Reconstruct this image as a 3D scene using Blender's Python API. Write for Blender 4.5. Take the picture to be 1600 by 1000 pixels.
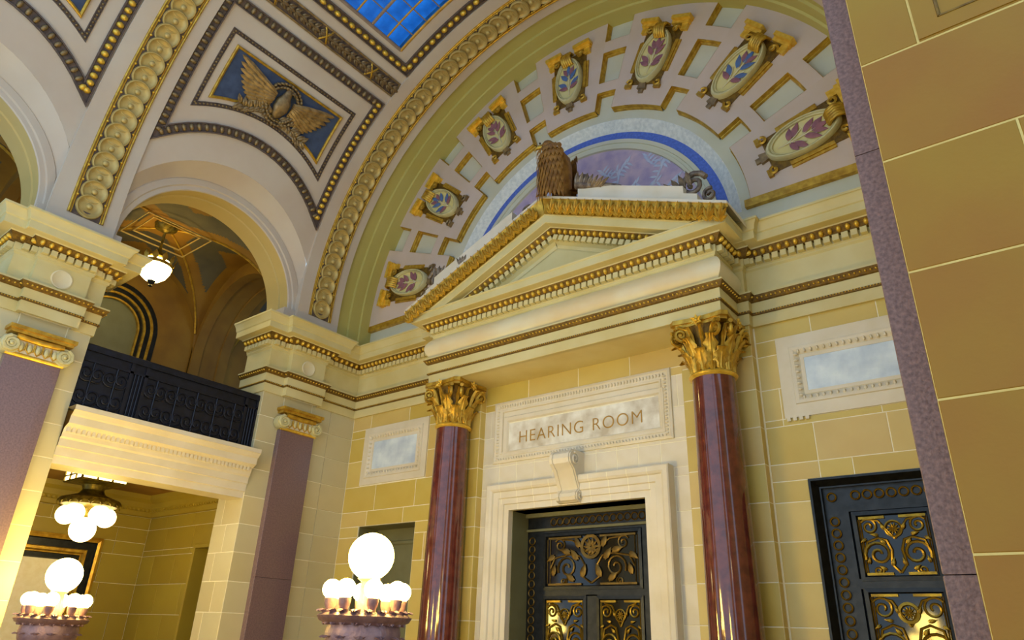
import bpy, bmesh, math, random
from math import sin, cos, pi, radians, sqrt, asin, atan2, hypot
from mathutils import Vector, Matrix

random.seed(7)
for _o in list(bpy.data.objects):
    bpy.data.objects.remove(_o)
SC = bpy.context.scene
COL = SC.collection
H = 2.2                      # height of the eye above the floor; z below is measured from the eye
XC, ZC, RB = -6.57, 6.58, 5.95   # barrel vault: axis and radius
YL, YW = 10.02, 10.0         # lunette wall and lower end wall
XP = -6.43                   # axis of the door pavilion

# ------------------------------------------------------------------ camera
_y, _p, _r = 0.67998824, 0.42853044, 0.03773187
_f = Vector((-sin(_y) * cos(_p), cos(_y) * cos(_p), sin(_p)))
_rt = Vector((cos(_y), sin(_y), 0.0)); _up = _rt.cross(_f)
_r2 = _rt * cos(_r) + _up * sin(_r); _u2 = -_rt * sin(_r) + _up * cos(_r)
cam_d = bpy.data.cameras.new('camera'); cam = bpy.data.objects.new('camera', cam_d); COL.objects.link(cam)
cam.matrix_world = Matrix(((_r2.x, _u2.x, -_f.x, 0), (_r2.y, _u2.y, -_f.y, 0), (_r2.z, _u2.z, -_f.z, H), (0, 0, 0, 1)))
cam_d.sensor_width = 36.0; cam_d.lens = 1088.05 / 1600 * 36.0; cam_d.clip_start = 0.05; cam_d.clip_end = 200
SC.camera = cam

# ------------------------------------------------------------------ world, daylight above the skylights, exposure
W = bpy.data.worlds.new('world'); SC.world = W; W.use_nodes = True
W.node_tree.nodes['Background'].inputs[0].default_value = (0.56, 0.77, 1.0, 1)
W.node_tree.nodes['Background'].inputs[1].default_value = 1.6
SKY_W = 75.0
def daylight(yc, w=SKY_W):
    d = bpy.data.lights.new('daylight', 'AREA'); d.shape = 'RECTANGLE'; d.size = 6.4; d.size_y = 3.3
    d.energy = w; d.color = (0.62, 0.80, 1.0)
    o = bpy.data.objects.new('daylight', d); COL.objects.link(o); o.location = (XC, yc, ZC + RB + 0.5 + H)
for _yc in (5.87, 0.82): daylight(_yc)
SC.view_settings.view_transform = 'Standard'; SC.view_settings.look = 'None'
SC.view_settings.gamma = 1.0; SC.view_settings.use_curve_mapping = False
SC.view_settings.exposure = 0.0
GLOBE = 56.0                 # strength of the lamp globes

# ------------------------------------------------------------------ mesh helpers
class MB:
    def __init__(s): s.v = []; s.f = []
    def add(s, vs, fs, M=None):
        n = len(s.v)
        s.v += [tuple(M @ Vector(p)) for p in vs] if M is not None else [tuple(p) for p in vs]
        s.f += [tuple(i + n for i in f) for f in fs]
        return s
    def box(s, x0, x1, y0, y1, z0, z1, M=None):
        v = [(x0, y0, z0), (x1, y0, z0), (x1, y1, z0), (x0, y1, z0), (x0, y0, z1), (x1, y0, z1), (x1, y1, z1), (x0, y1, z1)]
        return s.add(v, [(3, 2, 1, 0), (4, 5, 6, 7), (0, 1, 5, 4), (1, 2, 6, 5), (2, 3, 7, 6), (3, 0, 4, 7)], M)
    def chamfer(s, x0, x1, y0, y1, z0, z1, c=0.01, M=None):       # box with a chamfered top (+z) face
        v = [(x0, y0, z0), (x1, y0, z0), (x1, y1, z0), (x0, y1, z0), (x0, y0, z1 - c), (x1, y0, z1 - c), (x1, y1, z1 - c), (x0, y1, z1 - c),
             (x0 + c, y0 + c, z1), (x1 - c, y0 + c, z1), (x1 - c, y1 - c, z1), (x0 + c, y1 - c, z1)]
        f = [(3, 2, 1, 0), (8, 9, 10, 11)]
        for i in range(4):
            j = (i + 1) % 4; f += [(i, j, j + 4, i + 4), (i + 4, j + 4, j + 8, i + 8)]
        return s.add(v, f, M)
    def grid(s, rows, cu=False, cv=False, M=None):                 # rows of equal length
        nr, nc = len(rows), len(rows[0]); f = []
        for i in range(nr if cv else nr - 1):
            for j in range(nc if cu else nc - 1):
                a, b = i, (i + 1) % nr; c, d = j, (j + 1) % nc
                f.append((a * nc + c, a * nc + d, b * nc + d, b * nc + c))
        return s.add([p for r in rows for p in r], f, M)
    def lathe(s, prof, n=16, M=None, a0=0.0, a1=2 * pi):           # prof (r, z)
        full = abs(a1 - a0 - 2 * pi) < 1e-6
        k = n if full else n + 1
        rows = [[(r * cos(a0 + (a1 - a0) * i / n), r * sin(a0 + (a1 - a0) * i / n), z) for i in range(k)] for r, z in prof]
        return s.grid(rows, cu=full, M=M)
    def ball(s, r, n=8, m=6, c=(0, 0, 0), sc=(1, 1, 1), M=None):
        prof = [(max(1e-4, cos(-pi / 2 + pi * i / m)) * r, sin(-pi / 2 + pi * i / m) * r) for i in range(m + 1)]
        T = Matrix.Translation(c) @ Matrix.Diagonal((*sc, 1))
        return s.lathe(prof, n, M=(M @ T) if M is not None else T)
    def tube(s, pts, r, n=6, M=None, closed=False, cap=True):
        pts = [Vector(p) for p in pts]; N = len(pts); rows = []; prev = None
        for i, p in enumerate(pts):
            a = pts[(i - 1) % N] if (closed or i > 0) else p
            b = pts[(i + 1) % N] if (closed or i < N - 1) else p
            t = (b - a).normalized()
            if prev is None:
                prev = Vector((0, 0, 1)) if abs(t.z) < 0.9 else Vector((1, 0, 0))
            u = (prev - t * prev.dot(t)).normalized(); w = t.cross(u); prev = u
            rr = r[i] if isinstance(r, (list, tuple)) else r
            rows.append([tuple(p + (u * cos(2 * pi * k / n) + w * sin(2 * pi * k / n)) * rr) for k in range(n)])
        k0 = len(s.v); s.grid(rows, cu=True, cv=closed, M=M)
        if cap and not closed:
            s.f.append(tuple(k0 + k for k in range(n))[::-1]); s.f.append(tuple(k0 + (N - 1) * n + k for k in range(n)))
        return s
    def prism(s, poly, z0, z1, M=None):                            # convex-ish polygon (x, y) extruded along z
        n = len(poly)
        v = [(x, y, z0) for x, y in poly] + [(x, y, z1) for x, y in poly]
        f = [tuple(range(n))[::-1], tuple(range(n, 2 * n))] + [(i, (i + 1) % n, (i + 1) % n + n, i + n) for i in range(n)]
        return s.add(v, f, M)
    def cut(s, co, no):                                            # drop what lies on the side that no points to
        bm = bmesh.new(); vs = [bm.verts.new(p) for p in s.v]
        for f in s.f:
            try: bm.faces.new([vs[i] for i in f])
            except ValueError: pass
        bmesh.ops.bisect_plane(bm, geom=bm.verts[:] + bm.edges[:] + bm.faces[:], plane_co=co, plane_no=no, clear_outer=True)
        bm.verts.index_update()
        s.v = [tuple(v.co) for v in bm.verts]; s.f = [tuple(v.index for v in f.verts) for f in bm.faces]; bm.free(); return s
    def mesh(s, name, m, smooth=None, off=None):
        me = bpy.data.meshes.new(name)
        vs = s.v if off is None else [(x - off[0], y - off[1], z - off[2]) for x, y, z in s.v]
        me.from_pydata(vs, [], s.f)
        for q in (m if isinstance(m, (list, tuple)) else [m]): me.materials.append(q)
        if smooth:
            bm = bmesh.new(); bm.from_mesh(me)
            bmesh.ops.remove_doubles(bm, verts=bm.verts, dist=1e-5)
            bmesh.ops.recalc_face_normals(bm, faces=bm.faces); bm.to_mesh(me); bm.free()
            me.polygons.foreach_set('use_smooth', [True] * len(me.polygons))
            me.set_sharp_from_angle(angle=radians(smooth if smooth > 1 else 40))
        me.update(); return me

WM = {}
def put(name, me, M, parent=None, **k):                            # M: place measured from the eye
    o = bpy.data.objects.new(name, me); COL.objects.link(o)
    if parent is None:
        o.matrix_basis = Matrix.Translation((0, 0, H)) @ M
    else:
        o.parent = parent; o.matrix_basis = WM[parent.name].inverted() @ M
    WM[o.name] = M.copy()
    return tag(o, **k)
def tag(o, label=None, cat=None, group=None, kind=None):
    if label: o['label'] = label
    if cat: o['category'] = cat
    if group: o['group'] = group
    if kind: o['kind'] = kind
    return o
def build(name, mb, m, parent=None, smooth=None, **k):             # mb in places measured from the eye
    xs = [p[0] for p in mb.v]; ys = [p[1] for p in mb.v]; zs = [p[2] for p in mb.v]
    c = ((min(xs) + max(xs)) / 2, (min(ys) + max(ys)) / 2, min(zs))
    return put(name, mb.mesh(name, m, smooth, c), Matrix.Translation(c), parent, **k)
def local(name, mb, m, parent, smooth=None, **k):                  # mb in the parent's own frame
    return put(name, mb.mesh(name, m, smooth), WM[parent.name], parent, **k)
def empty(name, M, **k):
    if not isinstance(M, Matrix): M = Matrix.Translation(M)
    return put(name, None, M, None, **k)
def struct(name, mb, m, smooth=None): return build(name, mb, m, None, smooth, kind='structure')
def copy_tree(o, M, name=None, **k):                               # a thing with its parts and sub-parts, at M
    c = o.copy(); COL.objects.link(c); c.matrix_basis = Matrix.Translation((0, 0, H)) @ M; WM[c.name] = M.copy(); tag(c, **k)
    M0i = WM[o.name].inverted()
    for ch in list(o.children):
        d = ch.copy(); COL.objects.link(d); d.parent = c; WM[d.name] = M @ M0i @ WM[ch.name]
        for g in list(ch.children):
            e = g.copy(); COL.objects.link(e); e.parent = d; WM[e.name] = M @ M0i @ WM[g.name]
    return c
T = Matrix.Translation
def F(o, ex, ey, ez):                                              # frame from origin and three axes
    return Matrix(((ex[0], ey[0], ez[0], o[0]), (ex[1], ey[1], ez[1], o[1]), (ex[2], ey[2], ez[2], o[2]), (0, 0, 0, 1)))
def V(y, th, off=0.0):                                             # a point on the barrel vault
    r = RB - off; return (XC - r * cos(th), y, ZC + r * sin(th))
def VF(y, th, off=0.0):                                            # frame there: x along the vault, y up the curve, z inward
    return F(V(y, th, off), (0, 1, 0), (sin(th), 0, cos(th)), (cos(th), 0, -sin(th)))

# ------------------------------------------------------------------ materials
def lin(c): return tuple((x / 12.92 if x <= 0.04045 else ((x + 0.055) / 1.055) ** 2.4) for x in c)
def mat(name, c1, c2=None, scale=4.0, rough=0.6, metal=0.0, bump=0.0, bscale=30.0, rnd=None, emit=None, spec=0.5, coat=0.0, detail=4.0):
    m = bpy.data.materials.new(name); m.use_nodes = True; nt = m.node_tree; N = nt.nodes; L = nt.links
    b = N['Principled BSDF']; b.inputs['Roughness'].default_value = rough; b.inputs['Metallic'].default_value = metal
    b.inputs['Specular IOR Level'].default_value = spec; b.inputs['Coat Weight'].default_value = coat
    tc = N.new('ShaderNodeTexCoord')
    c1 = lin(c1)
    if c2 is None: c2 = tuple(x * 0.82 for x in c1)
    else: c2 = lin(c2)
    no = N.new('ShaderNodeTexNoise'); no.inputs['Scale'].default_value = scale; no.inputs['Detail'].default_value = detail
    L.new(tc.outputs['Object'], no.inputs['Vector'])
    cr = N.new('ShaderNodeValToRGB'); cr.color_ramp.elements[0].position = 0.34; cr.color_ramp.elements[1].position = 0.66
    cr.color_ramp.elements[0].color = (*c1, 1); cr.color_ramp.elements[1].color = (*c2, 1)
    L.new(no.outputs['Fac'], cr.inputs['Fac']); out = cr.outputs['Color']
    if rnd:                                                        # each object its own tone
        oi = N.new('ShaderNodeObjectInfo'); r2 = N.new('ShaderNodeValToRGB')
        while len(r2.color_ramp.elements) < len(rnd): r2.color_ramp.elements.new(0.5)
        for i, c in enumerate(rnd):
            r2.color_ramp.elements[i].position = i / (len(rnd) - 1); r2.color_ramp.elements[i].color = (*lin(c), 1)
        L.new(oi.outputs['Random'], r2.inputs['Fac'])
        mx = N.new('ShaderNodeMix'); mx.data_type = 'RGBA'; mx.inputs[0].default_value = 0.6
        L.new(out, mx.inputs[6]); L.new(r2.outputs['Color'], mx.inputs[7]); out = mx.outputs[2]
    L.new(out, b.inputs['Base Color'])
    if bump:
        n2 = N.new('ShaderNodeTexNoise'); n2.inputs['Scale'].default_value = bscale; n2.inputs['Detail'].default_value = 3
        L.new(tc.outputs['Object'], n2.inputs['Vector'])
        bp = N.new('ShaderNodeBump'); bp.inputs['Strength'].default_value = bump; bp.inputs['Distance'].default_value = 0.02
        L.new(n2.outputs['Fac'], bp.inputs['Height']); L.new(bp.outputs['Normal'], b.inputs['Normal'])
    if emit:
        b.inputs['Emission Color'].default_value = (*emit[0], 1); b.inputs['Emission Strength'].default_value = emit[1]
    return m
M_plaster = mat('vault_plaster', (0.80, 0.76, 0.70), (0.77, 0.71, 0.64), 0.8, 0.75)
M_pink = mat('strapwork_plaster', (0.80, 0.73, 0.68), (0.78, 0.70, 0.62), 1.5, 0.7)
M_pale = mat('coffer_plaster', (0.80, 0.80, 0.72), (0.78, 0.77, 0.66), 1.5, 0.7)
M_band = mat('soffit_plaster', (0.74, 0.71, 0.42), (0.71, 0.67, 0.36), 0.5, 0.7)
M_soffit = mat('arch_soffit_plaster', (0.78, 0.70, 0.46), (0.75, 0.66, 0.40), 0.8, 0.7)
M_white = mat('white_mosaic', (0.90, 0.91, 0.88), (0.80, 0.82, 0.80), 14, 0.5, bump=0.25, bscale=40)
M_blue = mat('blue_mosaic', (0.34, 0.46, 0.80), (0.28, 0.38, 0.70), 20, 0.5)
M_tymp = mat('lilac_mosaic', (0.78, 0.69, 0.74), (0.64, 0.58, 0.70), 3.5, 0.6, bump=0.15, bscale=40, detail=8)
M_vine = mat('vine_mosaic', (0.78, 0.80, 0.86), (0.68, 0.72, 0.82), 6, 0.6)
M_gold = mat('gilding', (0.82, 0.67, 0.24), (0.66, 0.50, 0.14), 9, 0.36, metal=0.5, bump=0.2, bscale=25)
M_egg = mat('bright_gilding', (0.94, 0.80, 0.34), (0.86, 0.68, 0.20), 12, 0.28, metal=0.45)
M_bed = mat('gilding_bed', (0.50, 0.38, 0.10), (0.36, 0.26, 0.07), 16, 0.5, metal=0.3, bump=0.4, bscale=40)
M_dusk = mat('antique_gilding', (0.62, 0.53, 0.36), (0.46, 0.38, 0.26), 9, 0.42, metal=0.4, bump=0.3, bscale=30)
M_duskbed = mat('antique_bed', (0.40, 0.34, 0.30), (0.30, 0.25, 0.24), 12, 0.6, bump=0.3, bscale=30)
M_wing = mat('wing_gilding', (0.72, 0.60, 0.38), (0.56, 0.45, 0.26), 9, 0.45, metal=0.3, bump=0.3)
M_disc = mat('disc_gilding', (0.80, 0.72, 0.46), (0.72, 0.62, 0.36), 6, 0.42, metal=0.25)
M_field = mat('blue_field', (0.26, 0.33, 0.46), (0.20, 0.26, 0.38), 5, 0.7)
STONES = [(0.80, 0.72, 0.34), (0.84, 0.75, 0.46), (0.77, 0.67, 0.26), (0.83, 0.73, 0.50), (0.79, 0.72, 0.34), (0.76, 0.65, 0.28)]
M_stone = mat('yellow_stone', (0.81, 0.73, 0.42), (0.76, 0.65, 0.32), 1.6, 0.42, rnd=STONES, bump=0.04, bscale=20)
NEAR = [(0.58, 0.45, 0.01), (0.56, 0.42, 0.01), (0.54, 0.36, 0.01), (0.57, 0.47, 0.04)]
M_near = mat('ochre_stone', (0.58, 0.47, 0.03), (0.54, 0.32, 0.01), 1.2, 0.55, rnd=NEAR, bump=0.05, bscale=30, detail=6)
GREYS = [(0.80, 0.77, 0.62), (0.76, 0.74, 0.62), (0.82, 0.77, 0.60), (0.74, 0.70, 0.54)]
M_pier = mat('pier_stone', (0.80, 0.76, 0.60), (0.76, 0.71, 0.54), 1.6, 0.42, rnd=GREYS, bump=0.04, bscale=20)
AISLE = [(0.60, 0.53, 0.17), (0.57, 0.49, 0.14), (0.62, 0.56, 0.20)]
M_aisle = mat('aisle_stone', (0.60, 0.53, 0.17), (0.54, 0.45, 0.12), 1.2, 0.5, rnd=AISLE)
M_mortar = mat('mortar', (0.95, 0.93, 0.84), (0.92, 0.89, 0.77), 10, 0.8)
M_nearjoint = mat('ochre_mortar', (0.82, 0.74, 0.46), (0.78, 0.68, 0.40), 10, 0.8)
M_cornice = mat('cornice_stone', (0.84, 0.80, 0.60), (0.80, 0.74, 0.50), 1.2, 0.5)
M_frieze = mat('marble_frieze', (0.88, 0.85, 0.72), (0.86, 0.78, 0.60), 1.3, 0.3, detail=6)
M_marble = mat('veined_marble', (0.93, 0.93, 0.90), (0.74, 0.70, 0.62), 3.0, 0.3, bump=0.1, bscale=14, detail=9)
M_marbleb = mat('blue_white_marble', (0.88, 0.93, 0.97), (0.70, 0.77, 0.86), 2.5, 0.3, bump=0.12, bscale=14, detail=9)
M_surround = mat('pale_limestone', (0.88, 0.85, 0.78), (0.84, 0.80, 0.70), 2, 0.45)
M_granite = mat('purple_granite', (0.50, 0.40, 0.42), (0.41, 0.33, 0.36), 40, 0.28, coat=0.3, detail=8)
M_granite2 = mat('brown_granite', (0.54, 0.43, 0.42), (0.40, 0.31, 0.31), 60, 0.5, bump=0.2, bscale=70, detail=10)
M_red = mat('red_marble', (0.44, 0.21, 0.17), (0.34, 0.15, 0.14), 7, 0.10, coat=0.6, detail=8)
M_bronze = mat('dark_bronze', (0.17, 0.18, 0.19), (0.12, 0.13, 0.14), 10, 0.35, metal=0.6, bump=0.06)
M_brass = mat('brass', (0.62, 0.50, 0.14), (0.46, 0.35, 0.08), 8, 0.32, metal=0.75)
M_dull = mat('dull_brass', (0.45, 0.36, 0.16), (0.34, 0.26, 0.10), 8, 0.4, metal=0.7)
M_black = mat('dark_glass', (0.05, 0.05, 0.06), (0.08, 0.08, 0.07), 5, 0.06)
M_iron = mat('dark_iron', (0.13, 0.14, 0.20), (0.10, 0.10, 0.13), 8, 0.4, metal=0.4)
M_ochre = mat('painted_ochre', (0.56, 0.42, 0.11), (0.48, 0.34, 0.07), 1.2, 0.7)
M_slate = mat('painted_slate', (0.36, 0.34, 0.26), (0.30, 0.29, 0.24), 2, 0.7)
M_void = mat('shaded_panel', (0.46, 0.46, 0.33), (0.42, 0.41, 0.28), 2, 0.6)
M_floor = mat('floor_marble', (0.76, 0.60, 0.26), (0.64, 0.48, 0.18), 1.5, 0.25)
M_lamp = mat('pale_bronze', (0.62, 0.50, 0.50), (0.48, 0.38, 0.42), 8, 0.4, metal=0.4, bump=0.3)
M_bolt = mat('fixture_bronze', (0.52, 0.46, 0.16), (0.30, 0.25, 0.08), 12, 0.4, metal=0.6, bump=0.4)
M_eagle = mat('bronze_feathers', (0.68, 0.49, 0.20), (0.50, 0.34, 0.13), 7, 0.5, metal=0.3, bump=0.6, bscale=22)
M_scroll = mat('silvered_scroll', (0.58, 0.52, 0.44), (0.36, 0.31, 0.27), 9, 0.4, metal=0.35, bump=0.3)
M_oval = mat('oval_ground', (0.86, 0.82, 0.58), (0.84, 0.78, 0.50), 4, 0.5)
M_rim = mat('oval_rim', (0.82, 0.80, 0.62), (0.76, 0.73, 0.54), 6, 0.4)
M_leafp = mat('plum_leaf', (0.62, 0.40, 0.42), (0.52, 0.34, 0.38), 8, 0.6)
M_leafb = mat('blue_leaf', (0.28, 0.44, 0.66), (0.34, 0.40, 0.56), 8, 0.6)
M_stem = mat('pale_stem', (0.88, 0.86, 0.74), (0.84, 0.80, 0.66), 8, 0.6)
M_letter = mat('gilded_letter', (0.74, 0.58, 0.26), (0.64, 0.48, 0.18), 10, 0.4, metal=0.2)
M_leadbar = mat('skylight_bar', (0.62, 0.54, 0.46), (0.56, 0.48, 0.40), 5, 0.5)
M_goldbar = mat('gilded_bar', (0.82, 0.66, 0.30), (0.72, 0.56, 0.22), 5, 0.4, metal=0.4)
def globe_mat(name, s, c=(1.0, 0.69, 0.15)):
    m = mat(name, (0.97, 0.95, 0.88), (0.95, 0.93, 0.86), 2, 0.3, emit=(c, s)); return m
M_globe = globe_mat('lit_globe', GLOBE)
M_globe2 = globe_mat('lit_pendant', 20.0, (1.0, 0.74, 0.24))
M_globe3 = globe_mat('lit_ceiling_globe', 6.0, (1.0, 0.76, 0.34))
def pane_mat():
    m = bpy.data.materials.new('blue_pane'); m.use_nodes = True; nt = m.node_tree; N = nt.nodes; L = nt.links
    N.remove(N['Principled BSDF']); out = N['Material Output']
    tc = N.new('ShaderNodeTexCoord'); no = N.new('ShaderNodeTexNoise'); no.inputs['Scale'].default_value = 2.2; no.inputs['Detail'].default_value = 5
    oi = N.new('ShaderNodeObjectInfo'); L.new(tc.outputs['Object'], no.inputs['Vector'])
    cr = N.new('ShaderNodeValToRGB'); cr.color_ramp.elements[0].position = 0.3; cr.color_ramp.elements[1].position = 0.75
    cr.color_ramp.elements[0].color = (0.006, 0.05, 0.20, 1); cr.color_ramp.elements[1].color = (0.020, 0.19, 0.56, 1)
    L.new(no.outputs['Fac'], cr.inputs['Fac'])
    t = N.new('ShaderNodeBsdfTransparent'); L.new(cr.outputs['Color'], t.inputs['Color'])
    g = N.new('ShaderNodeBsdfGlossy'); g.inputs['Roughness'].default_value = 0.1; g.inputs['Color'].default_value = (0.5, 0.6, 0.8, 1)
    mx = N.new('ShaderNodeMixShader'); mx.inputs[0].default_value = 0.06
    L.new(t.outputs[0], mx.inputs[1]); L.new(g.outputs[0], mx.inputs[2]); L.new(mx.outputs[0], out.inputs['Surface']); return m
M_pane = pane_mat()

# ================================================================== large structure
floor = struct('floor', MB().box(-20, 4, -3, 13, -H - 0.3, -H), M_floor)

def stone_blocks(parent, axis, plane, sgn, u0, u1, zs, holes, m, seed, wmin=0.75, wmax=1.25, gap=0.014, depth=0.05, joints=None, name='stone_block'):
    """courses of blocks on a plane: axis 'y' (plane y, u is x) or 'x' (plane x, u is y); sgn: which way the face looks"""
    rg = random.Random(seed)
    def block(a, b, z0, z1):
        if b - a < 0.03 or z1 - z0 < 0.03: return
        mb = MB(); g = gap / 2
        w, h = (b - a) / 2 - g, (z1 - z0) / 2 - g
        mb.chamfer(-w, w, -h, h, -depth, 0, 0.003)
        c, zc = (a + b) / 2, (z0 + z1) / 2
        if axis == 'y':
            Mx = F((c, plane, zc), (-sgn, 0, 0), (0, 0, 1), (0, sgn, 0))
        else:
            Mx = F((plane, c, zc), (0, sgn, 0), (0, 0, 1), (sgn, 0, 0))
        put(name, mb.mesh(name, m), Mx, parent)
    for i in range(len(zs) - 1):
        z0, z1 = zs[i], zs[i + 1]
        js = [u0]
        if joints and i in joints: js += [j for j in joints[i] if u0 < j < u1]
        else:
            u = u0 + rg.uniform(0.35, 1.0) * wmax
            while u < u1 - 0.3: js.append(u); u += rg.uniform(wmin, wmax)
        js.append(u1)
        cuts = sorted({z0, z1} | {h[k] for h in holes for k in (2, 3) if z0 + 0.02 < h[k] < z1 - 0.02})
        for a, b in zip(js, js[1:]):
            for c, d in zip(cuts, cuts[1:]):
                iv = [(a, b)]
                for h in holes:
                    if h[2] < d - 1e-4 and h[3] > c + 1e-4:
                        nv = []
                        for p, q in iv:
                            if h[1] <= p or h[0] >= q: nv.append((p, q)); continue
                            if p < h[0]: nv.append((p, h[0]))
                            if h[1] < q: nv.append((h[1], q))
                        iv = nv
                for p, q in iv: block(p, q, c, d)
def plate(mb, axis, a, b, u0, u1, z0, z1, holes=()):               # a wall slab between planes a and b, with rectangular holes
    us = sorted({u0, u1} | {min(max(h[k], u0), u1) for h in holes for k in (0, 1)})
    zz = sorted({z0, z1} | {min(max(h[k], z0), z1) for h in holes for k in (2, 3)})
    for p, q in zip(us, us[1:]):
        for c, d in zip(zz, zz[1:]):
            m, n = (p + q) / 2, (c + d) / 2
            if any(h[0] < m < h[1] and h[2] < n < h[3] for h in holes): continue
            if axis == 'y': mb.box(p, q, a, b, c, d)
            else: mb.box(a, b, p, q, c, d)
    return mb

COURSES = [-2.2, -1.83, -1.31, -0.79, -0.27, 0.25, 0.79, 1.31, 1.83, 2.36, 2.90, 3.47, 4.0, 4.52]
LD = (-12.08, -10.37, -2.2, 2.05); MD = (-7.93, -5.20, -2.2, 2.07); RD = (-2.77, -1.04, -2.2, 2.12)
# ---- end wall: mortar bed with the door openings, then the blocks
wb = MB()
plate(wb, 'y', YW + 0.004, YW + 0.75, -13.4, 3.4, -2.2, 6.3, [LD, MD, RD])
wall_back = struct('wall_back', wb, M_mortar)
sur_l = (-12.20, -10.20, 2.92, 4.19); sur_r = (-2.96, -0.90, 3.0, 4.24)
stone_blocks(wall_back, 'y', YW, -1, -12.68, -9.78, COURSES, [LD, sur_l], M_stone, 3)
stone_blocks(wall_back, 'y', YW, -1, -3.26, 3.2, COURSES, [RD, sur_r], M_stone, 5,
             joints={9: [-2.60, -1.66], 8: [-2.60, -2.17, -1.2], 10: [-3.0, -1.7], 11: [-2.3, -1.6]})
archi = (-8.42, -4.74, -2.2, 2.50)                                # where the door architrave stands
sgn_r = (-8.40, -4.70, 2.96, 4.14)
stone_blocks(wall_back, 'y', YW, -1, -8.66, -4.44, COURSES[12:], [sgn_r], M_stone, 9, joints={0: [-7.62, -6.5, -5.45]})  # top course swapped to yellow, standing in for warm light on it
stone_blocks(wall_back, 'y', YW, -1, -8.66, -4.44, COURSES[:13], [archi, sgn_r], M_surround, 8, 0.36, 0.40, gap=0.012,
             joints={12: [-7.6, -6.5, -5.5], 11: [-8.5, -4.6], 9: [-8.25, -7.85, -7.45, -7.05, -6.15, -5.75, -5.35, -4.95], 10: [-8.25, -7.85, -7.45, -7.05, -6.15, -5.75, -5.35, -4.95], 8: [-8.45, -4.7]})
# ---- the two flat responds behind the columns
for x0, x1, sd in ((-9.78, -8.66, 11), (-4.44, -3.28, 12)):
    rp = struct('wall_respond', MB().box(x0 + 0.02, x1 - 0.004, 9.854, 10.03, -2.2, 4.50), M_mortar)
    stone_blocks(rp, 'y', 9.85, -1, x0, x1, COURSES, [], M_stone, sd, 1.3, 1.4, depth=0.03, joints={i: [x0 + (0.72 if i % 2 else 0.3)] for i in range(20)})
    stone_blocks(rp, 'x', x1, 1, 9.85, 10.02, COURSES, [], M_stone, sd + 5, 1.3, 1.4, depth=0.01)
# ---- near pier of the right wall, its broad side facing the camera
NZ = [-2.2, -1.74, -1.23, -0.73, -0.22, 0.29, 0.80, 1.30, 1.81, 2.32, 2.95, 3.6, 4.25, 4.9, 5.55, 6.1]
wr = MB(); wr.box(-0.284, 3.2, 2.7075, 4.05, -2.2, 6.4)
wall_right = struct('wall_right', wr, M_nearjoint)
stone_blocks(wall_right, 'y', 2.705, -1, -0.286, 3.2, NZ, [(-0.055, 0.9, 2.33, 2.95)], M_near, 21, 1.1, 1.5, gap=0.007, depth=0.02,
             joints={7: [0.168, 1.2], 8: [0.80, 1.8], 6: [0.75, 2.0], 5: [0.5, 1.7], 4: [0.7, 1.9], 9: [-0.06, 0.9]})
stone_blocks(wall_right, 'x', -0.286, -1, 2.705, 4.05, NZ, [], M_near, 22, 1.1, 1.5, gap=0.007, depth=0.012)
pf = MB()                                                          # sunk panel with a moulded frame
pf.box(-0.055, 0.9, 2.7065, 2.74, 2.325, 2.95)
for a in ((-0.055, 0.028), (0.82, 0.9)): pf.box(a[0], a[1], 2.702, 2.72, 2.335, 2.95)
pf.box(0.028, 0.82, 2.702, 2.72, 2.335, 2.408)
build('sunk_panel', pf, M_near, wall_right)
pf = MB()
for (xa, za, xb, zb) in ((0.034, 2.414, 0.81, 2.414), (0.034, 2.414, 0.034, 2.95), (0.81, 2.414, 0.81, 2.95)): pf.tube([(xa, 2.706, za), (xb, 2.706, zb)], 0.008, 6)
build('panel_bead', pf, M_bed, wall_right)
# far side of the right wall, seen only from elsewhere
wall_right2 = struct('wall_right', MB().box(-0.45, 0.4, 7.45, 10.0, -2.2, 6.4).box(-0.45, 0.4, -3.0, -1.0, -2.2, 6.4), M_stone)

# ---- left wall: two piers
def pier(y0, y1, seed):
    c = MB(); c.box(-13.58, -12.684, y0 + 0.004, y1 - 0.004, -2.2, 6.3)
    o = struct('wall_left', c, M_mortar)
    stone_blocks(o, 'x', -12.68, 1, y0, y1, COURSES, [], M_pier, seed, 0.4, 0.5, depth=0.012, joints={i: [(y0 + y1) / 2 - 0.36, (y0 + y1) / 2 + 0.36] for i in range(20)})
    stone_blocks(o, 'y', y0, -1, -13.58, -12.68, COURSES, [], M_pier, seed + 1, 1, 1.2, depth=0.012, joints={i: [-13.1 if i % 2 else -13.3] for i in range(20)})
    stone_blocks(o, 'y', y1, 1, -13.58, -12.68, COURSES, [], M_pier, seed + 2, 1, 1.2, depth=0.012)
    return o
pier1 = pier(2.66, 4.13, 31); pier2 = pier(7.57, 9.32, 41)
corner = struct('wall_left', MB().box(-13.5, -12.70, 9.30, 10.1, -2.2, 6.3), M_mortar)
stone_blocks(corner, 'x', -12.685, 1, 9.32, YW, COURSES, [], M_pier, 47, 1, 1.2, depth=0.05)
pier0 = struct('wall_left', MB().box(-13.58, -12.62, -3.0, -0.92, -2.2, 6.3), M_pier)

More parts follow.
